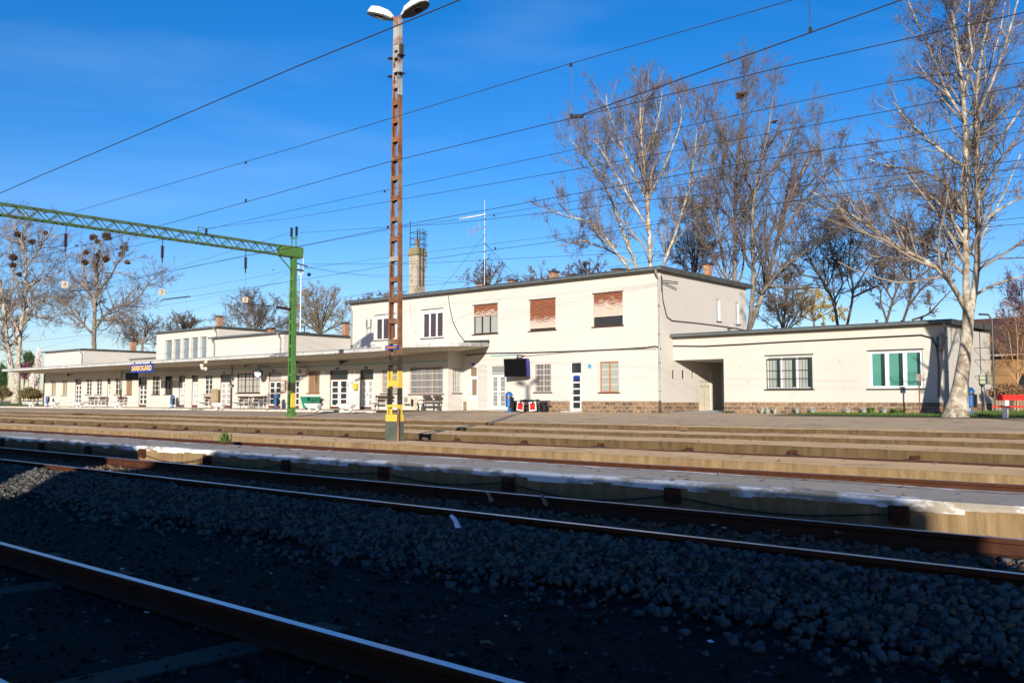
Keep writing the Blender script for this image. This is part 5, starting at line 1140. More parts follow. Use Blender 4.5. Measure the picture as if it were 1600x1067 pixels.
single('feeder wire running right from the twin insulators on the green column',[(468,364,30.2),(600,355.5,26),(700,350,24),(900,327,22),(1000,314,22),(1240,292,22),(1600,250,22)],.014)
single('feeder wire running down left from the twin insulators on the column',[(452,364,30.2),(330,402,30.2),(160,452,30.2),(0,497,30.2)],.014)
single('level wire from below the beam end to the far right',[(470,413,30.5),(640,412.5,30),(865,401,30),(1100,390,30),(1600,350,30)],.014)
single('drooping service wire from the column to the roof, upper one',[(473,417,30.5),(560,429,34),(700,434,38),(800,430,43)])
single('drooping service wire from the column to the roof, lower one',[(473,417,30.5),(540,428,33),(640,438,36),(740,442,40),(857,435,44)])
single('steep wire from the column foot of beam down to far left',[(456,425,30.3),(390,458,32),(320,480,34),(230,505,36),(60,545,38)])
single('thin wire crossing low over the left treetops',[(0,520,34),(120,500,34),(300,470,34),(450,440,34)])
single('pair of thin wires before the first floor, lower one',[(552,492,43.2),(590,494,43.3),(700,474,43.4),(1028,444,43.4)],.008,'facade_wire')
single('pair of thin wires before the first floor, upper one',[(700,505,43.0),(828,480,43.2),(1028,441,43.4)],.008,'facade_wire')
single('thin wire before the upper windows ending at the corner bracket',[(780,500,43.0),(900,470,43.2),(1028,444,43.45)],.008,'facade_wire')

# ================= TREES =================
def tubes(P,Rr,k):
    B,n,_=P.shape; T=np.gradient(P,axis=1); T/=np.linalg.norm(T,axis=2,keepdims=True)+1e-9
    mt=T.mean(1); ref=np.where(np.abs(mt[:,2:3])<.75,np.array([[0,0,1.]]),np.array([[1.,0,0]]))[:,None]
    U=np.cross(T,ref); U/=np.linalg.norm(U,axis=2,keepdims=True)+1e-9; Vv=np.cross(T,U)
    an=np.arange(k)*2*np.pi/k; ring=P[:,:,None]+Rr[:,:,None,None]*(np.cos(an)[None,None,:,None]*U[:,:,None]+np.sin(an)[None,None,:,None]*Vv[:,:,None])
    V=ring.reshape(-1,3); i=np.arange(B)[:,None,None]*n*k+np.arange(n-1)[None,:,None]*k; j=np.arange(k)[None,None]; j2=(j+1)%k
    F=np.stack([i+j,i+j2,i+j2+k,i+j+k],-1).reshape(-1,4); return V,F
def grow(S,D,L,R0,n,wob,trop,rg,end=.35):
    B=len(S); P=np.zeros((B,n,3)); P[:,0]=S; d=D.copy(); seg=(L/(n-1))[:,None]
    for i in range(1,n):
        d=d+rg.normal(0,wob,(B,3)); d[:,2]+=trop; d/=np.linalg.norm(d,axis=1,keepdims=True)+1e-9; P[:,i]=P[:,i-1]+d*seg
    return P,R0[:,None]*np.linspace(1,end,n)[None]
def spawn(P,Rr,per,tmin,rg,ang,ratio,Lp,n,wob,trop,rr=.55,flat=1.,end=.35):
    B,N,_=P.shape; cnt=rg.poisson(per if np.ndim(per) else np.full(B,per)) ; idx=np.repeat(np.arange(B),cnt); M=len(idx)
    if M==0: return P[:0],Rr[:0],Lp[:0]
    t=rg.uniform(tmin,1,M)**.85; f=t*(N-1); i0=np.minimum(f.astype(int),N-2); w=(f-i0)[:,None]
    S=P[idx,i0]*(1-w)+P[idx,i0+1]*w; T=P[idx,i0+1]-P[idx,i0]; T/=np.linalg.norm(T,axis=1,keepdims=True)+1e-9
    q=rg.normal(0,1,(M,3)); q-=T*(q*T).sum(1,keepdims=True); q/=np.linalg.norm(q,axis=1,keepdims=True)+1e-9
    a=rg.normal(ang,.2,M)[:,None]; D=np.cos(a)*T+np.sin(a)*q
    R0=(Rr[idx,i0]*(1-w[:,0])+Rr[idx,i0+1]*w[:,0])*rg.uniform(rr*.7,rr*1.15,M)
    L=Lp[idx]*ratio*rg.uniform(.55,1.15,M)*(1.15-.5*t); P2,R2=grow(S,D,L,R0,n,wob,trop,rg,end); return P2,R2,L
def tree(name,label,Y,limbs,mats,seed,L1=3.2,per=(9,7,6),trop=(.06,.05,.03),rmin=.006,twig_r=.009,wob=(.14,.17,.22),group='bare trees around the station',ratio=(.5,.5,.55),pre=1.,ang=(.75,.65,.7),depth=1.,dens=1.6,fine=0.,rsc=.58,cap=1.):
    """limbs: list of (pixel polyline [(px,py,rpx)...], depth slope in metres per metre)"""
    rg=np.random.default_rng(seed); base=limbs[0][0][0]; b=oY(base[0],base[1],Y); bz=max(b.z,-.1) if b.z>-.5 else 0
    bz=min(b.z,.1) if b.z<1 else 0
    r=thing(name,label,'tree',(b.x,Y,bz),0,group); o3=np.array([b.x,Y,bz])
    limbs=[([(q[0],q[1] if q[1]>300 else 300-(300-q[1])*cap,q[2]) for q in pl_],dy) for pl_,dy in limbs]
    TV=[];TF=[];off=0; main=[]
    for li,(pl_,dy) in enumerate(limbs):
        raw=np.array([[*oY(p[0],p[1],Y)] for p in pl_]); rad=np.array([p[2]*dist(p[0],Y)/FPX for p in pl_])*rsc
        seg=np.r_[0,np.cumsum(np.linalg.norm(np.diff(raw,axis=0),axis=1))]; raw[:,1]+=seg*dy if li else 0
        if li and dy: # scale in/out so that the limb keeps its place in the picture plane only approximately
            s=raw[:,1]/Y; raw[:,0]*=s; raw[:,2]=EYE+(raw[:,2]-EYE)*s
        N=14; tt=np.linspace(0,seg[-1],N); P=np.stack([np.interp(tt,seg,raw[:,k]) for k in range(3)],1); P[1:-1]=(P[:-2]+2*P[1:-1]+P[2:])/4
        P+=rg.normal(0,.02,(N,3))*np.linspace(0,1,N)[:,None]*seg[-1]*.12; Rr=np.interp(tt,seg,rad); Rr=np.maximum(Rr,rmin*1.5)
        if li==0: P[0]=raw[0]; P[0,2]=bz-.15
        V,F=tubes(P[None],Rr[None],12 if li==0 else 8); TV.append(V);TF.append(F+off);off+=len(V); main.append((P,Rr,seg[-1]))
    tr=npmesh('trunk',np.concatenate(TV)-o3,np.concatenate(TF),mats[0],r,True)
    src=main if len(main)<=1 else main[1:]
    P=np.stack([m[0] for m in src]);Rr=np.stack([m[1] for m in src]);L=np.array([m[2] for m in src]); LL=np.minimum(L,L1/ratio[0]*1.0)
    per1=np.maximum(L,2.)*dens
    P1,R1,L1_=spawn(P,Rr,per1,.08,rg,ang[0],ratio[0],LL,8,wob[0],trop[0],.55)
    P2,R2,L2_=spawn(P1,R1,per[1],.12,rg,ang[1],ratio[1],L1_,6,wob[1],trop[1],.55)
    P3,R3,L3_=spawn(P2,R2,per[2],.1,rg,ang[2],ratio[2],L2_,4,wob[2],trop[2],.6)
    P4,R4,L4_=spawn(P,Rr,per1*1.5,.05,rg,.8,.16,LL,5,.2,.02,.3)
    P5,R5,L5_=spawn(P3,R3,fine,.2,rg,.7,.5,L3_,3,.25,.03,.8)
    R5=np.full_like(R5,rmin*.8)
    R1=np.maximum(R1,rmin*1.6);R2=np.maximum(R2,rmin*1.2);R3=np.clip(R3,rmin,twig_r);R4=np.maximum(R4,rmin)
    V,F=tubes(P1,R1,5); npmesh('boughs',V-o3,F,mats[1],r,True)
    VV=[];FF=[];off=0
    for (p,q_,k) in ((P2,R2,4),(P3,R3,3),(P4,R4,3),(P5,R5,3)):
        if len(p)==0: continue
        V,F=tubes(p,q_,k); VV.append(V);FF.append(F+off);off+=len(V)
    npmesh('twigs',np.concatenate(VV)-o3,np.concatenate(FF),mats[2],r,False)
    return r
W3=[BARKW,TWIGW,TWIG]; D3=[BARKD,TWIGD,TWIGD]; M3=[BARKM,TWIGW,TWIG]
tree('plane_tree','huge pale mottled plane tree standing before the right end of the wing',42,[
 ([(1494,648,40),(1496,632,27),(1501,600,20),(1507,560,17),(1511,520,15.5),(1514,486,15),(1514,470,12)],0),
 ([(1510,490,9),(1509,440,9),(1510,380,8.5),(1509,300,7.5),(1508,240,7),(1507,170,6),(1502,110,5),(1492,60,4),(1488,0,3.2),(1485,-80,2)],.0),
 ([(1517,488,9),(1527,430,9),(1530,360,7.5),(1526,300,7),(1527,240,6.5),(1522,190,5.5),(1520,150,5),(1533,90,4),(1545,30,3),(1556,-60,2)],.05),
 ([(1508,482,7.5),(1493,450,6.5),(1465,417,6),(1425,397,5.5),(1400,385,5),(1365,360,4.2),(1345,343,3.6),(1310,325,3),(1290,310,2.3),(1262,296,1.4)],-.12),
 ([(1508,262,5),(1490,250,4.5),(1462,230,3.8),(1440,208,3.2),(1420,192,2.5),(1396,160,1.5)],-.2),
 ([(1506,185,4),(1480,148,4),(1465,110,3.5),(1450,70,3),(1432,35,2.3),(1415,-10,1.5)],.2),
 ([(1509,335,5),(1483,293,4.2),(1455,272,3.4),(1425,264,2.8),(1395,262,2.2),(1355,248,1.4)],.2),
 ([(1528,352,4),(1560,328,3.5),(1590,312,2.6),(1625,296,1.8)],-.2),
 ([(1526,282,5),(1552,232,4),(1577,198,3),(1602,160,2.4),(1625,125,1.5)],.1),
 ([(1525,185,4.5),(1550,130,4),(1570,75,3.2),(1585,20,2.4),(1602,-40,1.4)],-.1),
 ([(1522,462,4),(1550,446,3.4),(1580,436,2.6),(1620,428,1.6)],.1),
 ([(1510,378,4),(1485,338,3.6),(1462,312,3),(1436,297,2.4),(1405,300,1.4)],-.25),
 ([(1508,222,4),(1530,170,3.4),(1542,120,2.8),(1560,60,2),(1572,0,1.4)],.3),
 ([(1505,140,3.5),(1520,90,3),(1512,30,2.4),(1520,-30,1.5)],-.3),
 ([(1508,430,4),(1470,395,3.2),(1430,370,2.6),(1390,340,2),(1360,300,1.3)],.3),
 ([(1512,400,3.4),(1540,360,3),(1570,300,2.4),(1595,240,1.5)],.3),
],W3,5,L1=4.4,per=(8,9,7),ratio=(.5,.48,.5),dens=2.1,fine=2.2,rmin=.005,twig_r=.008)
tree('plane_tree','tall pale plane tree behind the middle of the two storey roof',59,[
 ([(1017,628,10),(1017,470,7),(1016,420,6)],0),
 ([(1017,440,6),(1014,350,5.5),(1010,290,5),(1006,240,4.5),(1001,180,3.5),(1000,135,2.4),(1001,98,1)],0),
 ([(1003,440,5),(988,400,4.5),(973,365,4),(960,320,3.4),(944,283,2.8),(918,235,2),(888,195,1.1)],.15),
 ([(1000,440,4),(968,402,3.4),(940,362,2.8),(915,343,2.2),(885,338,1.6),(862,328,1)],-.2),
 ([(1008,308,3.6),(985,250,3),(966,195,2.4),(950,140,1.6),(946,110,1)],.1),
 ([(1026,440,4.5),(1042,400,4),(1058,360,3.5),(1074,305,3),(1083,250,2.4),(1090,190,1.8),(1086,120,1)],.2),
 ([(1012,312,3.2),(1035,262,2.8),(1052,210,2.2),(1066,160,1.4),(1062,115,1)],-.1),
 ([(1014,360,3.2),(990,320,2.8),(960,260,2),(930,200,1.4)],-.3),
 ([(985,410,3),(950,390,2.4),(910,375,1.8),(870,385,1)],.2),
 ([(1008,270,2.6),(1020,200,2.2),(1030,150,1.6),(1035,105,1)],.3),
],W3,6,L1=4.8,per=(8,9,7),dens=1.5,fine=1.4,cap=.80,trop=(.12,.08,.04),ang=(.6,.55,.6),rmin=.008,twig_r=.011)
tree('plane_tree','tall many stemmed tree with one white stem behind the two storey rear corner',60,[
 ([(1165,628,12),(1163,560,11),(1162,520,10)],0),
 ([(1150,520,6),(1148,440,5.5),(1148,330,4.8),(1150,260,4.2),(1156,190,3.2),(1165,130,1.8),(1170,100,1)],.05),
 ([(1170,520,7),(1177,460,6),(1177,400,5),(1175,330,4.2),(1185,260,3.5),(1199,190,2.4),(1208,120,1.2)],-.1),
 ([(1172,512,7),(1197,445,6),(1212,385,5),(1230,320,4.2),(1254,260,3.2),(1275,215,2.2),(1298,170,1.1)],.15),
 ([(1155,500,5),(1136,445,4),(1124,375,3.4),(1119,305,3),(1109,245,2.4),(1096,190,1.6),(1104,140,1)],.1),
 ([(1190,458,4),(1222,418,3.2),(1262,392,2.4),(1300,366,1.6),(1325,350,1)],-.2),
 ([(1196,445,3),(1240,452,2.4),(1280,448,1.6),(1320,460,1)],-.1),
 ([(1150,330,3),(1128,270,2.6),(1135,200,2),(1132,140,1.1)],.25),
 ([(1180,300,3),(1215,250,2.6),(1235,190,2),(1248,130,1.1)],.25),
 ([(1215,370,3),(1255,320,2.6),(1288,270,2),(1310,220,1.1)],-.25),
],[BARKM,TWIGD,TWIG],8,L1=5.2,per=(8,9,7),dens=1.5,fine=1.3,cap=.82,trop=(.12,.08,.04),ang=(.6,.55,.6),rmin=.008,twig_r=.011)
tree('plane_tree','white barked plane tree with two leaning stems at the far left edge',66,[
 ([(25,631,13),(26,615,9),(28,585,7),(27,575,6)],0),
 ([(26,598,5.5),(18,570,5.2),(11,537,5),(8,494,4.4),(3,456,4),(-10,400,3),(-20,360,2)],.0),
 ([(29,582,6.2),(30,540,6),(31,520,5.6),(34,500,5),(38,481,4.4),(41,446,4),(39,413,3.4),(38,375,2.6),(42,330,1.4)],.1),
 ([(30,525,4.4),(24,504,4),(14,488,3.2),(0,470,2.6),(-15,455,1.6)],.1),
 ([(38,506,3),(50,492,2.6),(76,498,2),(97,492,1.1)],-.2),
 ([(42,448,3),(58,440,2.4),(78,436,1.8),(100,420,1)],.2),
 ([(40,420,2.6),(60,390,2),(80,360,1.5),(90,340,1)],-.1),
 ([(38,390,2.2),(25,360,1.8),(15,335,1)],.2),
 ([(36,490,2.4),(60,470,2),(85,465,1.5),(112,478,1)],.3),
 ([(8,500,3),(22,440,2.4),(18,390,1.8),(10,350,1)],.3),
],W3,9,L1=6.0,dens=1.5,per=(8,7,6),ang=(.8,.7,.7),rmin=.010,twig_r=.014)
tree('plane_tree','bare spreading plane tree with many crow nests behind the left block',70,[
 ([(146,632,7),(147,520,5.8),(147.5,500,5.5)],0),
 ([(147,505,5.4),(149,470,4.8),(151.5,440,4),(152,413,3.2),(154,392,2.4),(158,372,1.2)],0),
 ([(146,480,3.4),(138,450,3),(132,432,2.6),(129,410,2),(124,396,1.2)],.1),
 ([(153,460,3.6),(163,443,3.2),(175,430,2.8),(182,412,2.2),(193,402,1.7),(199,380,1)],-.1),
 ([(150,512,3.8),(163,494,3.4),(178,480,3),(200,476,2.6),(218,466,2.2),(228,446,1.7),(244,432,1)],.1),
 ([(143,520,3.2),(128,505,2.8),(114,490,2.4),(106,476,1.9),(107,450,1.1)],-.1),
 ([(152,500,3),(170,500,2.6),(195,502,2),(225,512,1)],-.2),
 ([(150,440,2.4),(160,415,2),(170,390,1.3)],.2),
 ([(144,470,2.2),(125,460,1.8),(112,430,1)],.25),
],M3,10,L1=6.0,dens=1.5,per=(8,7,6),ang=(.8,.7,.7),rmin=.011,twig_r=.014)
tree('plane_tree','plane tree standing outside the right edge, its boughs reaching into the picture',34,[
 ([(1725,652,20),(1722,560,14),(1722,470,12)],0),([(1722,480,10),(1715,380,8),(1722,240,6),(1710,60,4),(1712,-120,2)],0),
 ([(1722,490,7),(1700,440,6),(1680,410,5),(1655,395,3),(1635,380,1.5)],.05),([(1722,420,6),(1690,330,5),(1650,260,3.6),(1625,200,1.8)],-.1),([(1722,380,6),(1770,300,5),(1800,220,3),(1830,140,1.5)],.1),
 ([(1722,520,6),(1750,470,5),(1800,430,3),(1850,400,1.5)],-.1),([(1720,330,5),(1690,230,4),(1660,120,3),(1640,20,1.5)],.2),([(1722,540,5),(1705,500,4),(1695,470,3),(1670,455,1.4)],-.1),
],W3,15,L1=3.4,per=(8,8,6),dens=1.3,fine=.8,rmin=.005,twig_r=.008)
# rounder background trees, generated round a few stems
def round_tree(label,px,pbase,ptop,halfw,Y,mats,seed,n=5,name='bare_tree',r0=4,**kw):
    rd=random.Random(seed); limbs=[([(px,630,r0),(px,pbase+8,r0*.9),(px,pbase,r0*.8)],0)]
    for i in range(n):
        u=(i+.5)/n*2-1+rd.uniform(-.12,.12); tx=px+halfw*u*.85; ty=ptop+(pbase-ptop)*(.12+.62*abs(u)**1.7)+rd.uniform(-4,4)
        mx=px+halfw*u*.45+rd.uniform(-3,3); my=(pbase+ty)/2+rd.uniform(-4,6)
        limbs.append(([(px,pbase+2,r0*.62),(px+(mx-px)*.5,pbase+(my-pbase)*.5,r0*.5),(mx,my,r0*.36),(tx,ty,r0*.15)],rd.uniform(-.3,.3)))
    return tree(name,label,Y,limbs,mats,seed,**kw)
kw=dict(dens=2.0,per=(9,8,7),ang=(.8,.75,.7),rmin=.011,twig_r=.014,pre=1.1,wob=(.18,.2,.25))
def mid_tree(label,limbs,Y,seed,mats=D3,**k2): return tree('bare_tree',label,Y,limbs,mats,seed,**dict(kw,**k2))
mid_tree('dark bare tree with two leaning trunks right of the yellow willow',[([(1313,628,5),(1312,530,4.6),(1310,510,4.4)],0),([(1310,515,4.2),(1303,470,4),(1285,437,3.2),(1264,405,2.4),(1250,370,1.5),(1240,345,1)],0),
 ([(1322,515,3.8),(1330,480,3.6),(1335,450,3),(1325,415,2.4),(1330,370,1.7),(1335,330,1)],.1),([(1303,470,2.8),(1320,440,2.4),(1300,400,1.9),(1290,350,1)],.2),([(1333,455,2.6),(1355,420,2),(1375,380,1.5),(1380,340,1)],-.1),([(1285,437,2.4),(1255,430,1.9),(1235,410,1)],-.2),([(1332,465,2.4),(1365,450,1.9),(1395,440,1)],.2)],62,21,L1=6.5,fine=.8)
mid_tree('dark bare tree leaning right behind the wing, left of the big plane',[([(1386,628,4),(1386,530,3.8),(1385,500,3.6)],0),([(1385,505,3.4),(1394,470,3),(1408,438,2.6),(1415,400,2),(1410,350,1.1)],0),([(1385,500,2.6),(1375,470,2.2),(1378,450,1)],.1),([(1395,470,2.4),(1370,430,2),(1360,390,1)],.2),([(1405,440,2.2),(1435,410,1.7),(1450,370,1)],-.1)],62,22,L1=6,fine=.8)
mid_tree('dark crooked bare tree just left of the plane tree trunk',[([(1408,628,4.4),(1408,530,4.2),(1410,500,4)],0),([(1410,505,3.8),(1422,470,3.2),(1424,440,2.6),(1420,400,2),(1430,350,1.1)],0),([(1420,478,2.8),(1440,450,2.3),(1465,430,1.8),(1480,390,1)],.1),([(1425,500,2.8),(1450,492,2.4),(1470,470,1.9),(1490,450,1)],-.1),([(1423,440,2.2),(1400,410,1.7),(1390,370,1)],.2)],64,23,L1=6,fine=.8)
round_tree('yellow weeping willow glowing behind the low wing',1272,500,445,52,95,[TWIGD,WILLOW,WILLOW],31,9,'willow_tree',3,L1=7,fine=2.,per=(10,9,8),ang=(.7,.6,.5),trop=(-.15,-.45,-.6),rmin=.013,twig_r=.016,wob=(.06,.06,.06))
round_tree('reddish purple bare shrub tree at the right edge by the brown house',1604,560,415,62,58,[BARKD,TWIGP,TWIGP],32,7,'plum_tree',3,L1=2.6,per=(13,9,8),ang=(.7,.7,.7),rmin=.009,twig_r=.012)
round_tree('low rounded bare treetop behind the antenna on the roof',762,455,402,48,75,[BARKD,TWIGD,TWIGD],33,8,L1=5.5,**kw)
round_tree('low bare treetop behind the roof near the brick chimneys',850,450,416,50,90,[BARKD,TWIGP,TWIGD],34,8,L1=5.5,**dict(kw,rmin=.014,twig_r=.017))
round_tree('low bare treetop behind the roof left of the tall plane tree',922,440,402,48,90,[BARKD,TWIGP,TWIGD],35,8,L1=5.5,**dict(kw,rmin=.014,twig_r=.017))
round_tree('bare bushy tree behind the roof, left one beside the green column',398,520,455,66,72,D3,36,9,L1=6,**dict(kw,rmin=.012))
round_tree('olive brown bare tree right of the green column behind the roof',500,520,438,66,72,[BARKD,TWIGD,mat('olive_twig',(.15,.11,.045),(.24,.18,.08),.6,.9)],37,9,L1=6,**dict(kw,rmin=.012))
round_tree('thin bare tree peeking out left of the two storey wall',572,500,455,26,80,D3,38,6,L1=4.5,**kw)
round_tree('small distant dark bare tree between hall roof and nest tree',285,522,486,30,110,D3,39,8,L1=6,**dict(kw,rmin=.018,twig_r=.02))
round_tree('low bare tree behind the left link roof',222,535,495,40,85,[BARKM,TWIGD,TWIG],40,8,L1=6,**dict(kw,rmin=.013))
round_tree('small bare tree just right of the tall concrete chimney',612,470,452,28,85,D3,42,6,L1=3.5,**kw)
round_tree('bare tree filling the gap behind the second storey rear corner',1225,520,405,50,85,D3,43,9,L1=6,**dict(kw,rmin=.013))
round_tree('grey bare tree between the two tall planes behind the roof',1085,440,300,55,80,[BARKD,TWIGD,TWIG],44,9,L1=6,**dict(kw,rmin=.012))
round_tree('bare tree with thin orange trunk in the yard beside the picket fence',1590,595,470,42,52,[mat('orange_bark',(.30,.17,.07),(.42,.26,.12),3,.9),TWIGD,mat('orange_twig',(.20,.10,.05),(.30,.16,.07),.6,.9)],41,6,'young_tree',2.6,L1=1.8,**dict(kw,rmin=.007,twig_r=.009,per=(6,5,4)))
# ---- nests and crows
def nest(label,px,py,Y,s):
    p=oY(px,py,Y); k=dist(px,Y)/FPX; s=s*k; rg=np.random.default_rng(int(px*7+py)); n=260
    d=rg.normal(0,1,(n,3)); d/=np.linalg.norm(d,axis=1,keepdims=True); c=d*s*rg.uniform(.3,1,(n,1))**.8*np.array([1.25,1,.8])*(1+.35*np.sin(3*np.arctan2(d[:,2:],d[:,:1])+px)); t=rg.normal(0,1,(n,3)); t/=np.linalg.norm(t,axis=1,keepdims=True)
    A=c-t*s*.55;B=c+t*s*.55; V,F=tubes(np.stack([A,(A+B)/2+rg.normal(0,s*.03,(n,3)),B],1),np.full((n,3),.018*s/.35+.006),3); o=npmesh('crow_nest',V,F,NEST); o.location=p; tag(o,label,'nest','crow nests in the trees')
for i,(px,py,Y,s,lab) in enumerate(((1157,150,60,6,'lone round crow nest near the top of the tall tree behind the corner'),
 (146,371,70,5,'crow nest, upper left one directly under the green beam'),(167,370,70,6.5,'largest crow nest just below the green beam'),(152,377,70,3.6,'small crow nest just right of the upper left nest'),
 (194,388,70,5,'crow nest at the upper right of the nest tree'),(190,397,70,4.2,'crow nest right below the upper right one'),(135,395,70,4,'crow nest at left middle of the nest tree'),(133,410,70,5,'lowest left crow nest of the nest tree'),
 (154,398,70,4,'crow nest in the centre of the nest tree'),(165,405,70,5,'crow nest right of the central nest'),(199,410,70,3.4,'small lowest right crow nest of the nest tree'),
 (21,402,66,5.5,'large crow nest high in the white tree at the left edge'),(20,414,66,4.4,'crow nest directly below the large one in the white tree'),(30,429,66,3.6,'round crow nest beside the white stem'),(27,366,66,4.5,'highest crow nest of the white tree'),(71,364,66,3.6,'crow nest on the right side of the white tree top'),(50,378,66,4.5,'brown crow nest right of the white stem'))): nest(lab,px,py,Y,s)
def crow(label,px,py,Y,rz,fly=False):
    p=oY(px,py,Y); r=MB(); r.tube([(-.22,0,.0),(-.1,0,.05),(.05,0,.09),(.14,0,.16),(.2,0,.17),(.27,0,.155)],[.02,.07,.08,.05,.045,.008],8); r.tube([(-.38,0,-.04),(-.18,0,.03)],[.045,.05],6)
    if fly:
        for s in (-1,1): r.quad((-.08,0,.08),(.08,0,.08),(.06,s*.3,.2),(-.1,s*.42,.16)); r.quad((-.08,0,.07),(-.1,s*.42,.15),(.06,s*.3,.19),(.08,0,.07))
    else:
        for y in (-.03,.03): r.bar((0,y,.03),(0.02,y,-.07),.012)
    o=r.build('crow',FEATHER,None,smooth=False); o.location=p; o.rotation_euler=(0,0,rz); o.scale=(1.25,)*3; tag(o,label,'bird','crows in and around the left trees')
for px,py,Y,rz,fl,lab in ((120.5,385,66,.5,1,'crow in flight between the two left trees'),(73,333,50,1,0,'crow perched on the twigs above the beam left end'),(134,384,70,2,0,'crow sitting above the left nests'),(183,390,70,.3,0,'crow beside the upper right nest'),(198,381,70,1.2,0,'crow on the top twig at the right'),(180,411,70,2,0,'crow on a low bough of the nest tree'),(125,401,70,0,0,'crow on the far left bough of the nest tree'),(228,503,70,1,0,'crow low on the right bough of the nest tree'),(1210,193,60,1,0,'single dark crow on the right stem of the tall tree'),(30,383,66,0,1,'crow flying before the white tree')): crow(lab,px,py,Y,rz,fl)

# ================= BACKGROUND LEFT VEGETATION =================
def leafcloud(name,label,px,py,hw,hh,Y,m_,n,s,cat='bush',trunk=None,seed=1):
    c=oY(px,py,Y); k=dist(px,Y)/FPX; a,b=hw*k,hh*k; rg=np.random.default_rng(seed); r=thing(name,label,cat,(c.x,Y,0)); nc=26
    cc=rg.normal(0,1,(nc,3)); cc/=np.linalg.norm(cc,axis=1,keepdims=True); cc*=rg.uniform(.3,.85,(nc,1)); cc*=np.array([a,a*.7,b])
    i=rg.integers(0,nc,n); q=cc[i]+rg.normal(0,1,(n,3))*np.array([a,a*.7,b])*.17; d=rg.normal(0,1,(n,3)); d/=np.linalg.norm(d,axis=1,keepdims=True); e=np.cross(d,rg.normal(0,1,(n,3))); e/=np.linalg.norm(e,axis=1,keepdims=True)
    L=s*rg.uniform(.6,1.3,(n,1)); V=np.stack([q-d*L,q+e*L*.5,q+d*L,q-e*L*.5],1)+np.array([0,0,c.z]); npmesh('crown',V.reshape(-1,3),np.arange(4*n).reshape(-1,4),m_,r)
    m=MB(); m.tube([(0,0,-.05),(0,0,c.z)],[.12,.05],7); 
    for t in range(8): g=cc[t]; m.tube([(0,0,c.z*.4),(g[0]*.5,g[1]*.5,c.z+g[2]*.3),(g[0],g[1],c.z+g[2])],[.06,.04,.02],5)
    m.build('stems',trunk or BARKD,r,False)
leafcloud('conifer_bush','dark green conifer behind the blossoming shrub at left',46,566,13,18,110,CONIF,5000,.28,'bush',seed=2)
leafcloud('conifer_bush','dark green tall bush at the far left edge behind the trunk',4,592,12,28,85,CONIF,5000,.2,'bush',seed=3)
leafcloud('blossom_tree','white blossoming shrub tree left of the building end',55,588,16,22,75,BLOSSOM,5000,.11,'bush',seed=4)
leafcloud('blossom_tree','tall pale blossoming tree top beside the left roof corner',62,562,9,18,90,BLOSSOM,2500,.12,'bush',seed=5)
leafcloud('purple_bush','purple leafed bush behind the blossoming shrub',38,580,13,16,100,PURPLE,4000,.2,'bush',seed=6)
leafcloud('hedge','brown green hedge below the blossom at the far left',48,614,26,11,68,HEDGE,9000,.12,'hedge',seed=7)
leafcloud('hedge','brown hedge at the far left edge behind the white tree',4,614,20,11,72,HEDGE,7000,.12,'hedge',seed=8)
leafcloud('shrub','low reddish shrub row in front of the brown house at right',1580,612,34,13,50,mat('dry_shrub',(.16,.09,.05),(.24,.14,.07),3,.9),5000,.07,'bush',seed=9)
# white garden table/bench pieces on the far left lawn
for px,py,lab in ((39,627,'low white concrete slab seat on the lawn right of the left tree'),(65,627,'white concrete block beside the building corner')):
    p=oY(px,py,50); r=thing('concrete_seat',lab,'seat',(p.x,50,0)); m=MB(); m.box(-.55,.55,-.25,.25,.30,.42); m.build('slab',WHITE,r,False,bevel=.02); m=MB(); m.box(-.4,-.2,-.15,.15,0,.3); m.box(.2,.4,-.15,.15,0,.3); m.build('foot',WHITE,r,False)

# ================= BROWN HOUSE AT RIGHT =================
def house():
    Y=66; a=oY(1520,500,Y); e=oY(1520,557,Y).z; top=oY(1560,497,Y+5).z; x0=a.x-4; x1=x0+40
    r=thing('brown_house','old house with broad dark brown tiled roof and ochre wall behind the yard','house',(x0+10,Y,0))
    m=MB(); m.box(x0+.6,x1,Y,Y+10,0,e); m.build('wall',mat('ochre_wall',(.17,.10,.04),(.26,.15,.065),1,.9,.01,6,c3=(.15,.09,.05),s3=.8,m3=.58),r)
    m=MB(); m.prism([(Y-.6,e-.1),(Y-.6,e+.05),(Y+5,top),(Y+10.6,e+.05),(Y+10.6,e-.1),(Y+5,top-.2)],x0,x1); rf=m.build('roof',mat('brown_roof_tiles',(.045,.022,.016),(.12,.06,.04),5,.9,.05,14,stretch=(1,1,2.5),c3=(.03,.03,.02),s3=.5,m3=.56),r)
    m=MB(); m.tube([(x0,Y-.68,e),(x1,Y-.68,e)],.07,8); m.build('gutter',GREYSTEEL,rf)
    for xx in (x0+6.5,x0+10.5,x0+15):
        m=MB(); m.box(xx,xx+1.2,Y-.03,Y-.001,1.1,2.4); w=m.build('window',BROWN,r); g=MB(); g.box(xx+.1,xx+1.1,Y-.04,Y-.031,1.2,2.3); g.build('pane',GLASS,w)
    m=MB(); m.box(x0+8.3,x0+9.4,Y-.03,Y-.001,0,2.1); m.build('door',BROWN,r)
house()
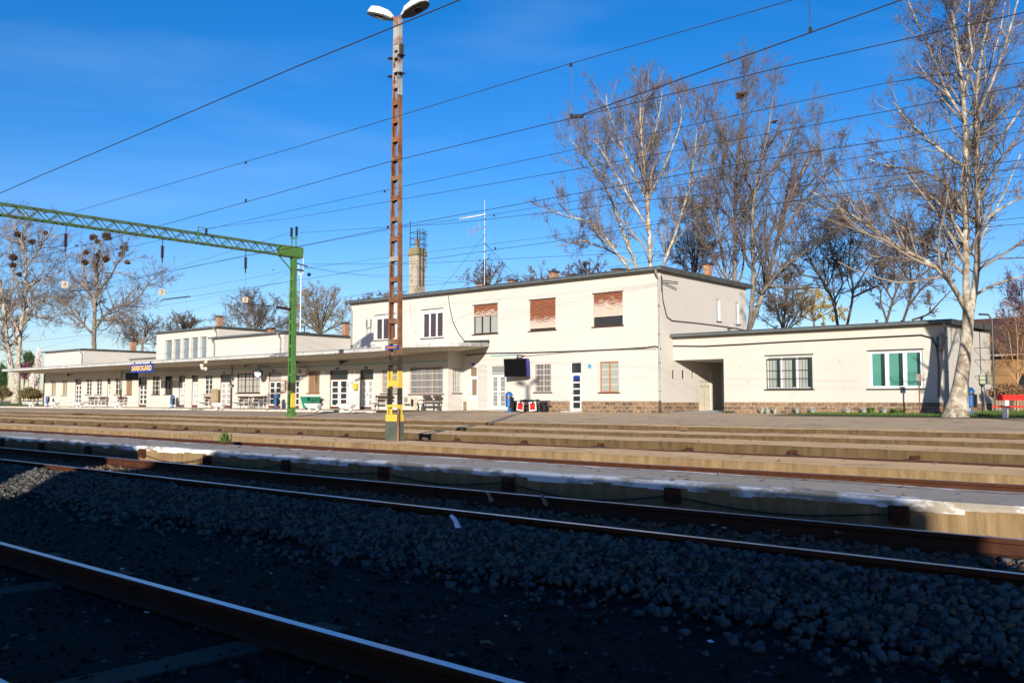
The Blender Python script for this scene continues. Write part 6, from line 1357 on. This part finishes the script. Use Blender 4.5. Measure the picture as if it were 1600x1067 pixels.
# picket fence
x0=oY(1524,625,57).x; r=thing('picket_fence','weathered grey picket fence in front of the brown house','fence',(x0+3,57,0)); m=MB(); m.bar((x0,57,.35),(x0+9,57,.35),.05,.08); m.bar((x0,57,.95),(x0+9,57,.95),.05,.08); m.build('fence_rails',WOODS,r)
m=MB()
for i in range(58): x=x0+i*.155; h=1.25+random.uniform(-.04,.04); m.box(x,x+.085,56.93,56.955,.05,h)
m.build('pickets',mat('picket_wood',(.16,.13,.10),(.28,.24,.19),6,.9),r)
a=oY(1552,600,60); r=thing('white_bench_board','pale board panel standing behind the picket fence','panel',(a.x,60,0)); m=MB(); m.box(a.x-.9,a.x+1.4,60,60.06,.9,1.5); m.build('board',WHITE,r); m=MB(); m.bar((a.x-.7,60.1,0),(a.x-.7,60.1,1.5),.08); m.bar((a.x+1.2,60.1,0),(a.x+1.2,60.1,1.5),.08); m.build('post',WOODS,r)
# yard lamp: dark pipe post with goose neck near the wing's rear corner
b=oX(1552,560,XWR+.9); zt=oX(1552,492,XWR+.9).z; r=thing('goose_neck_pole','dark steel pole with curved top beside the wing rear corner','pole',(XWR+.9,b.y,0)); m=MB(); m.tube([(XWR+.9,b.y,0),(XWR+.9,b.y,zt-.3),(XWR+.75,b.y,zt),(XWR+.3,b.y,zt+.05)],.05,8); m.build('pole_tube',BLACKTRIM,r)
m=MB()
for zz in (1.9,2.7,3.3): m.bar((XWR+.05,b.y,zz),(XWR+1.6,b.y,zz),.03)
m.build('cross_bars',BLACKTRIM,r)

# ================= LITTER =================
def scrap(label,px,py,z,s,m_,name='paper_scrap',cat='litter',flat=False,seed=0):
    p=oZ(px,py,z); rd=random.Random(seed+int(px)); mb=MB(); N=3; pts={}
    for i in range(N+1):
        for j in range(N+1):
            pts[i,j]=((i/N-.5)*s*.7+rd.uniform(-.1,.1)*s,(j/N-.5)*s*.5+rd.uniform(-.1,.1)*s,(rd.uniform(0,.28)*s+(0 if flat else (1-i/N)*s*.9)))
    for i in range(N):
        for j in range(N): mb.quad(pts[i,j],pts[i+1,j],pts[i+1,j+1],pts[i,j+1])
    o=mb.build(name,m_,None,smooth=False); o.location=p+Vector((0,0,.01)); tag(o,label,cat)
PAPER=mat('white_paper',(.72,.74,.76),None,rough=.8); LEAF=mat('dry_leaf',(.16,.08,.045),(.30,.18,.10),20,.8)
scrap('crumpled pale paper tissue standing on the ballast bank near mid picture',713,832,-.48,.13,PAPER)
for i,(px,py,z,s,lab) in enumerate(((423,898,-.69,.04,'small white paper bit in the cinders left of centre'),(1111,1006,-.69,.05,'small white scrap on the dark gravel at bottom right'),(192,891,-.69,.05,'tiny white scrap just above the nearest polished rail'),(1115,823,-.48,.06,'torn white litter between the rails right of centre'),(1132,827,-.48,.05,'small white litter right beside the torn litter'),(790,965,-.69,.035,'white speck of litter in the gravel below centre'),(229,960,-.69,.04,'white scrap between the nearest rails at bottom left'))): scrap(lab,px,py,z,s,PAPER,flat=True,seed=i)
for i,(px,py,z,s,lab) in enumerate(((850,792,-.45,.13,'upright dry leaf between the rails right of the paper'),(765,787,-.45,.12,'dry leaf leaning between the rails'),(505,765,-.45,.12,'broad dry leaf between the rails left of centre'),(1312,836,-.45,.10,'dry leaf between the rails at right'),(1212,832,-.45,.09,'small dry leaf between the rails'),(188,878,-.69,.10,'dull brown leaf above the nearest rail'),(308,908,-.69,.09,'curled brown leaf beside the nearest rail'),(760,1012,-.69,.12,'dry leaf lying on gravel at the bottom centre'),(1012,936,-.66,.10,'dry leaf at the foot of the ballast'),(748,833,-.50,.08,'small dry leaf beside the crumpled paper'),(1247,690,-.40,.2,'rusty leaf heap on the stained platform wall foot'),(1070,672,-.22,.25,'fallen red brown leaf on the third platform'))): scrap(lab,px,py,z,s,LEAF,'fallen_leaf','leaf',flat=i>1,seed=i)
tuft_p=oZ(352,690,-.3)
o=MB(); rd=random.Random(2)
for i in range(40):
    a=rd.uniform(0,6.28); d=Vector((math.cos(a),math.sin(a),0))*.16*rd.random(); q=tuft_p+d; t=q+Vector((rd.uniform(-.05,.05),0,rd.uniform(.06,.25))); o.quad(q,q+Vector((.03,0,0)),t+Vector((.05,0,-.03)),t)
w=o.build('weed_tuft',GRASSM,None); tag(w,'green weed sprouting at the edge of the mast platform, left','plant')

n=900; y=NR.choice([8.9,9.6,13.5,14.3,17.6,18.9,22.8,24.,28.9,30.3,33,36.8,39.5,41.8,43.2],n)+NR.normal(0,.25,n); x=-y*NR.uniform(.2,2.4,n)
def topz(y):
    for a,b,z in ((8.66,9.95,-.195),(13.3,14.7,-.265),(17.34,19.25,-.22),(22.45,24.65,-.255),(28.55,30.75,-.257)):
        if a<y<b: return z
    return groundz(y)
z=np.array([topz(v) for v in y])+.012; a=NR.uniform(0,6.28,n); sz=NR.uniform(.02,.06,n)[:,None]; dx=np.stack([np.cos(a),np.sin(a),NR.uniform(-.3,.3,n)],1)*sz; dy=np.stack([-np.sin(a),np.cos(a),NR.uniform(-.3,.3,n)],1)*sz*.6; C=np.stack([x,y,z],1)
V=np.stack([C-dx,C-dy,C+dx,C+dy],1)+np.array([0,0,.01]); ok=(y<37.2)|(y>37.6); V=V[ok]; o=npmesh('leaf_litter',V.reshape(-1,3),np.arange(len(V)*4).reshape(-1,4),[LEAF]); tag(o,label='scattered dry leaves over the platforms and path',kind='stuff')
# ================= UNSEEN WAGONS ADDED BEHIND THE CAMERA (sized and gapped to cast the foreground shade) =================
def wagon(x0,x1,label):
    r=thing('shade_wagon',label,'wagon',((x0+x1)/2,-4.75,-.6),0,'unseen wagons added to cast the foreground shade'); y0,y1=-6.2,-3.3; zt=3.36
    m=MB(); m.prism([(y0,.35),(y1,.35),(y1,zt-.25),(y1-.4,zt),(y0+.4,zt),(y0,zt-.25)],x0,x1); m.build('body',mat('wagon_brown',(.10,.035,.025),(.16,.06,.04),2,.7),r)
    m=MB(); m.box(x0+.2,x1-.2,y0+.2,y1-.2,-.1,.35); m.build('underframe',BLACKTRIM,r)
    n=max(2,int((x1-x0)/6))
    for i in range(n):
        x=x0+1.5+(x1-x0-3)*i/(n-1)
        m=MB(); 
        for y in (y0+.65,y1-.65): m.tube([(x,y-.06,-.10),(x,y+.06,-.10)],.46,20)
        m.bar((x,y0+.6,-.1),(x,y1-.6,-.1),.15); m.build('wheelset',RUSTRAIL,r)
    m=MB(); m.box(x0+ (x1-x0)*.4,x0+(x1-x0)*.6,y1,y1+.05,.4,2.9); m.build('sliding_door',MATS['wagon_brown'],r)
wagon(-8.85-22,-8.85,'long brown wagon, added unseen on the left to cast the foreground shade'); wagon(-5.75,5.84,'short brown wagon, added unseen on the right to cast the foreground shade'); wagon(-8.85-22-.7-24,-8.85-22.7,'farther long brown wagon, added unseen to cast the foreground shade at left')
r=thing('railway_track','railway track under the wagons behind the camera','railway track',(0,-4.75,-.7),0,'railway tracks in front of the station'); rail(r,-5.5,-.56,-120,40); rail(r,-4.0,-.56,-120,40)
# rebase: nothing else
print('objects',len(bpy.data.objects))
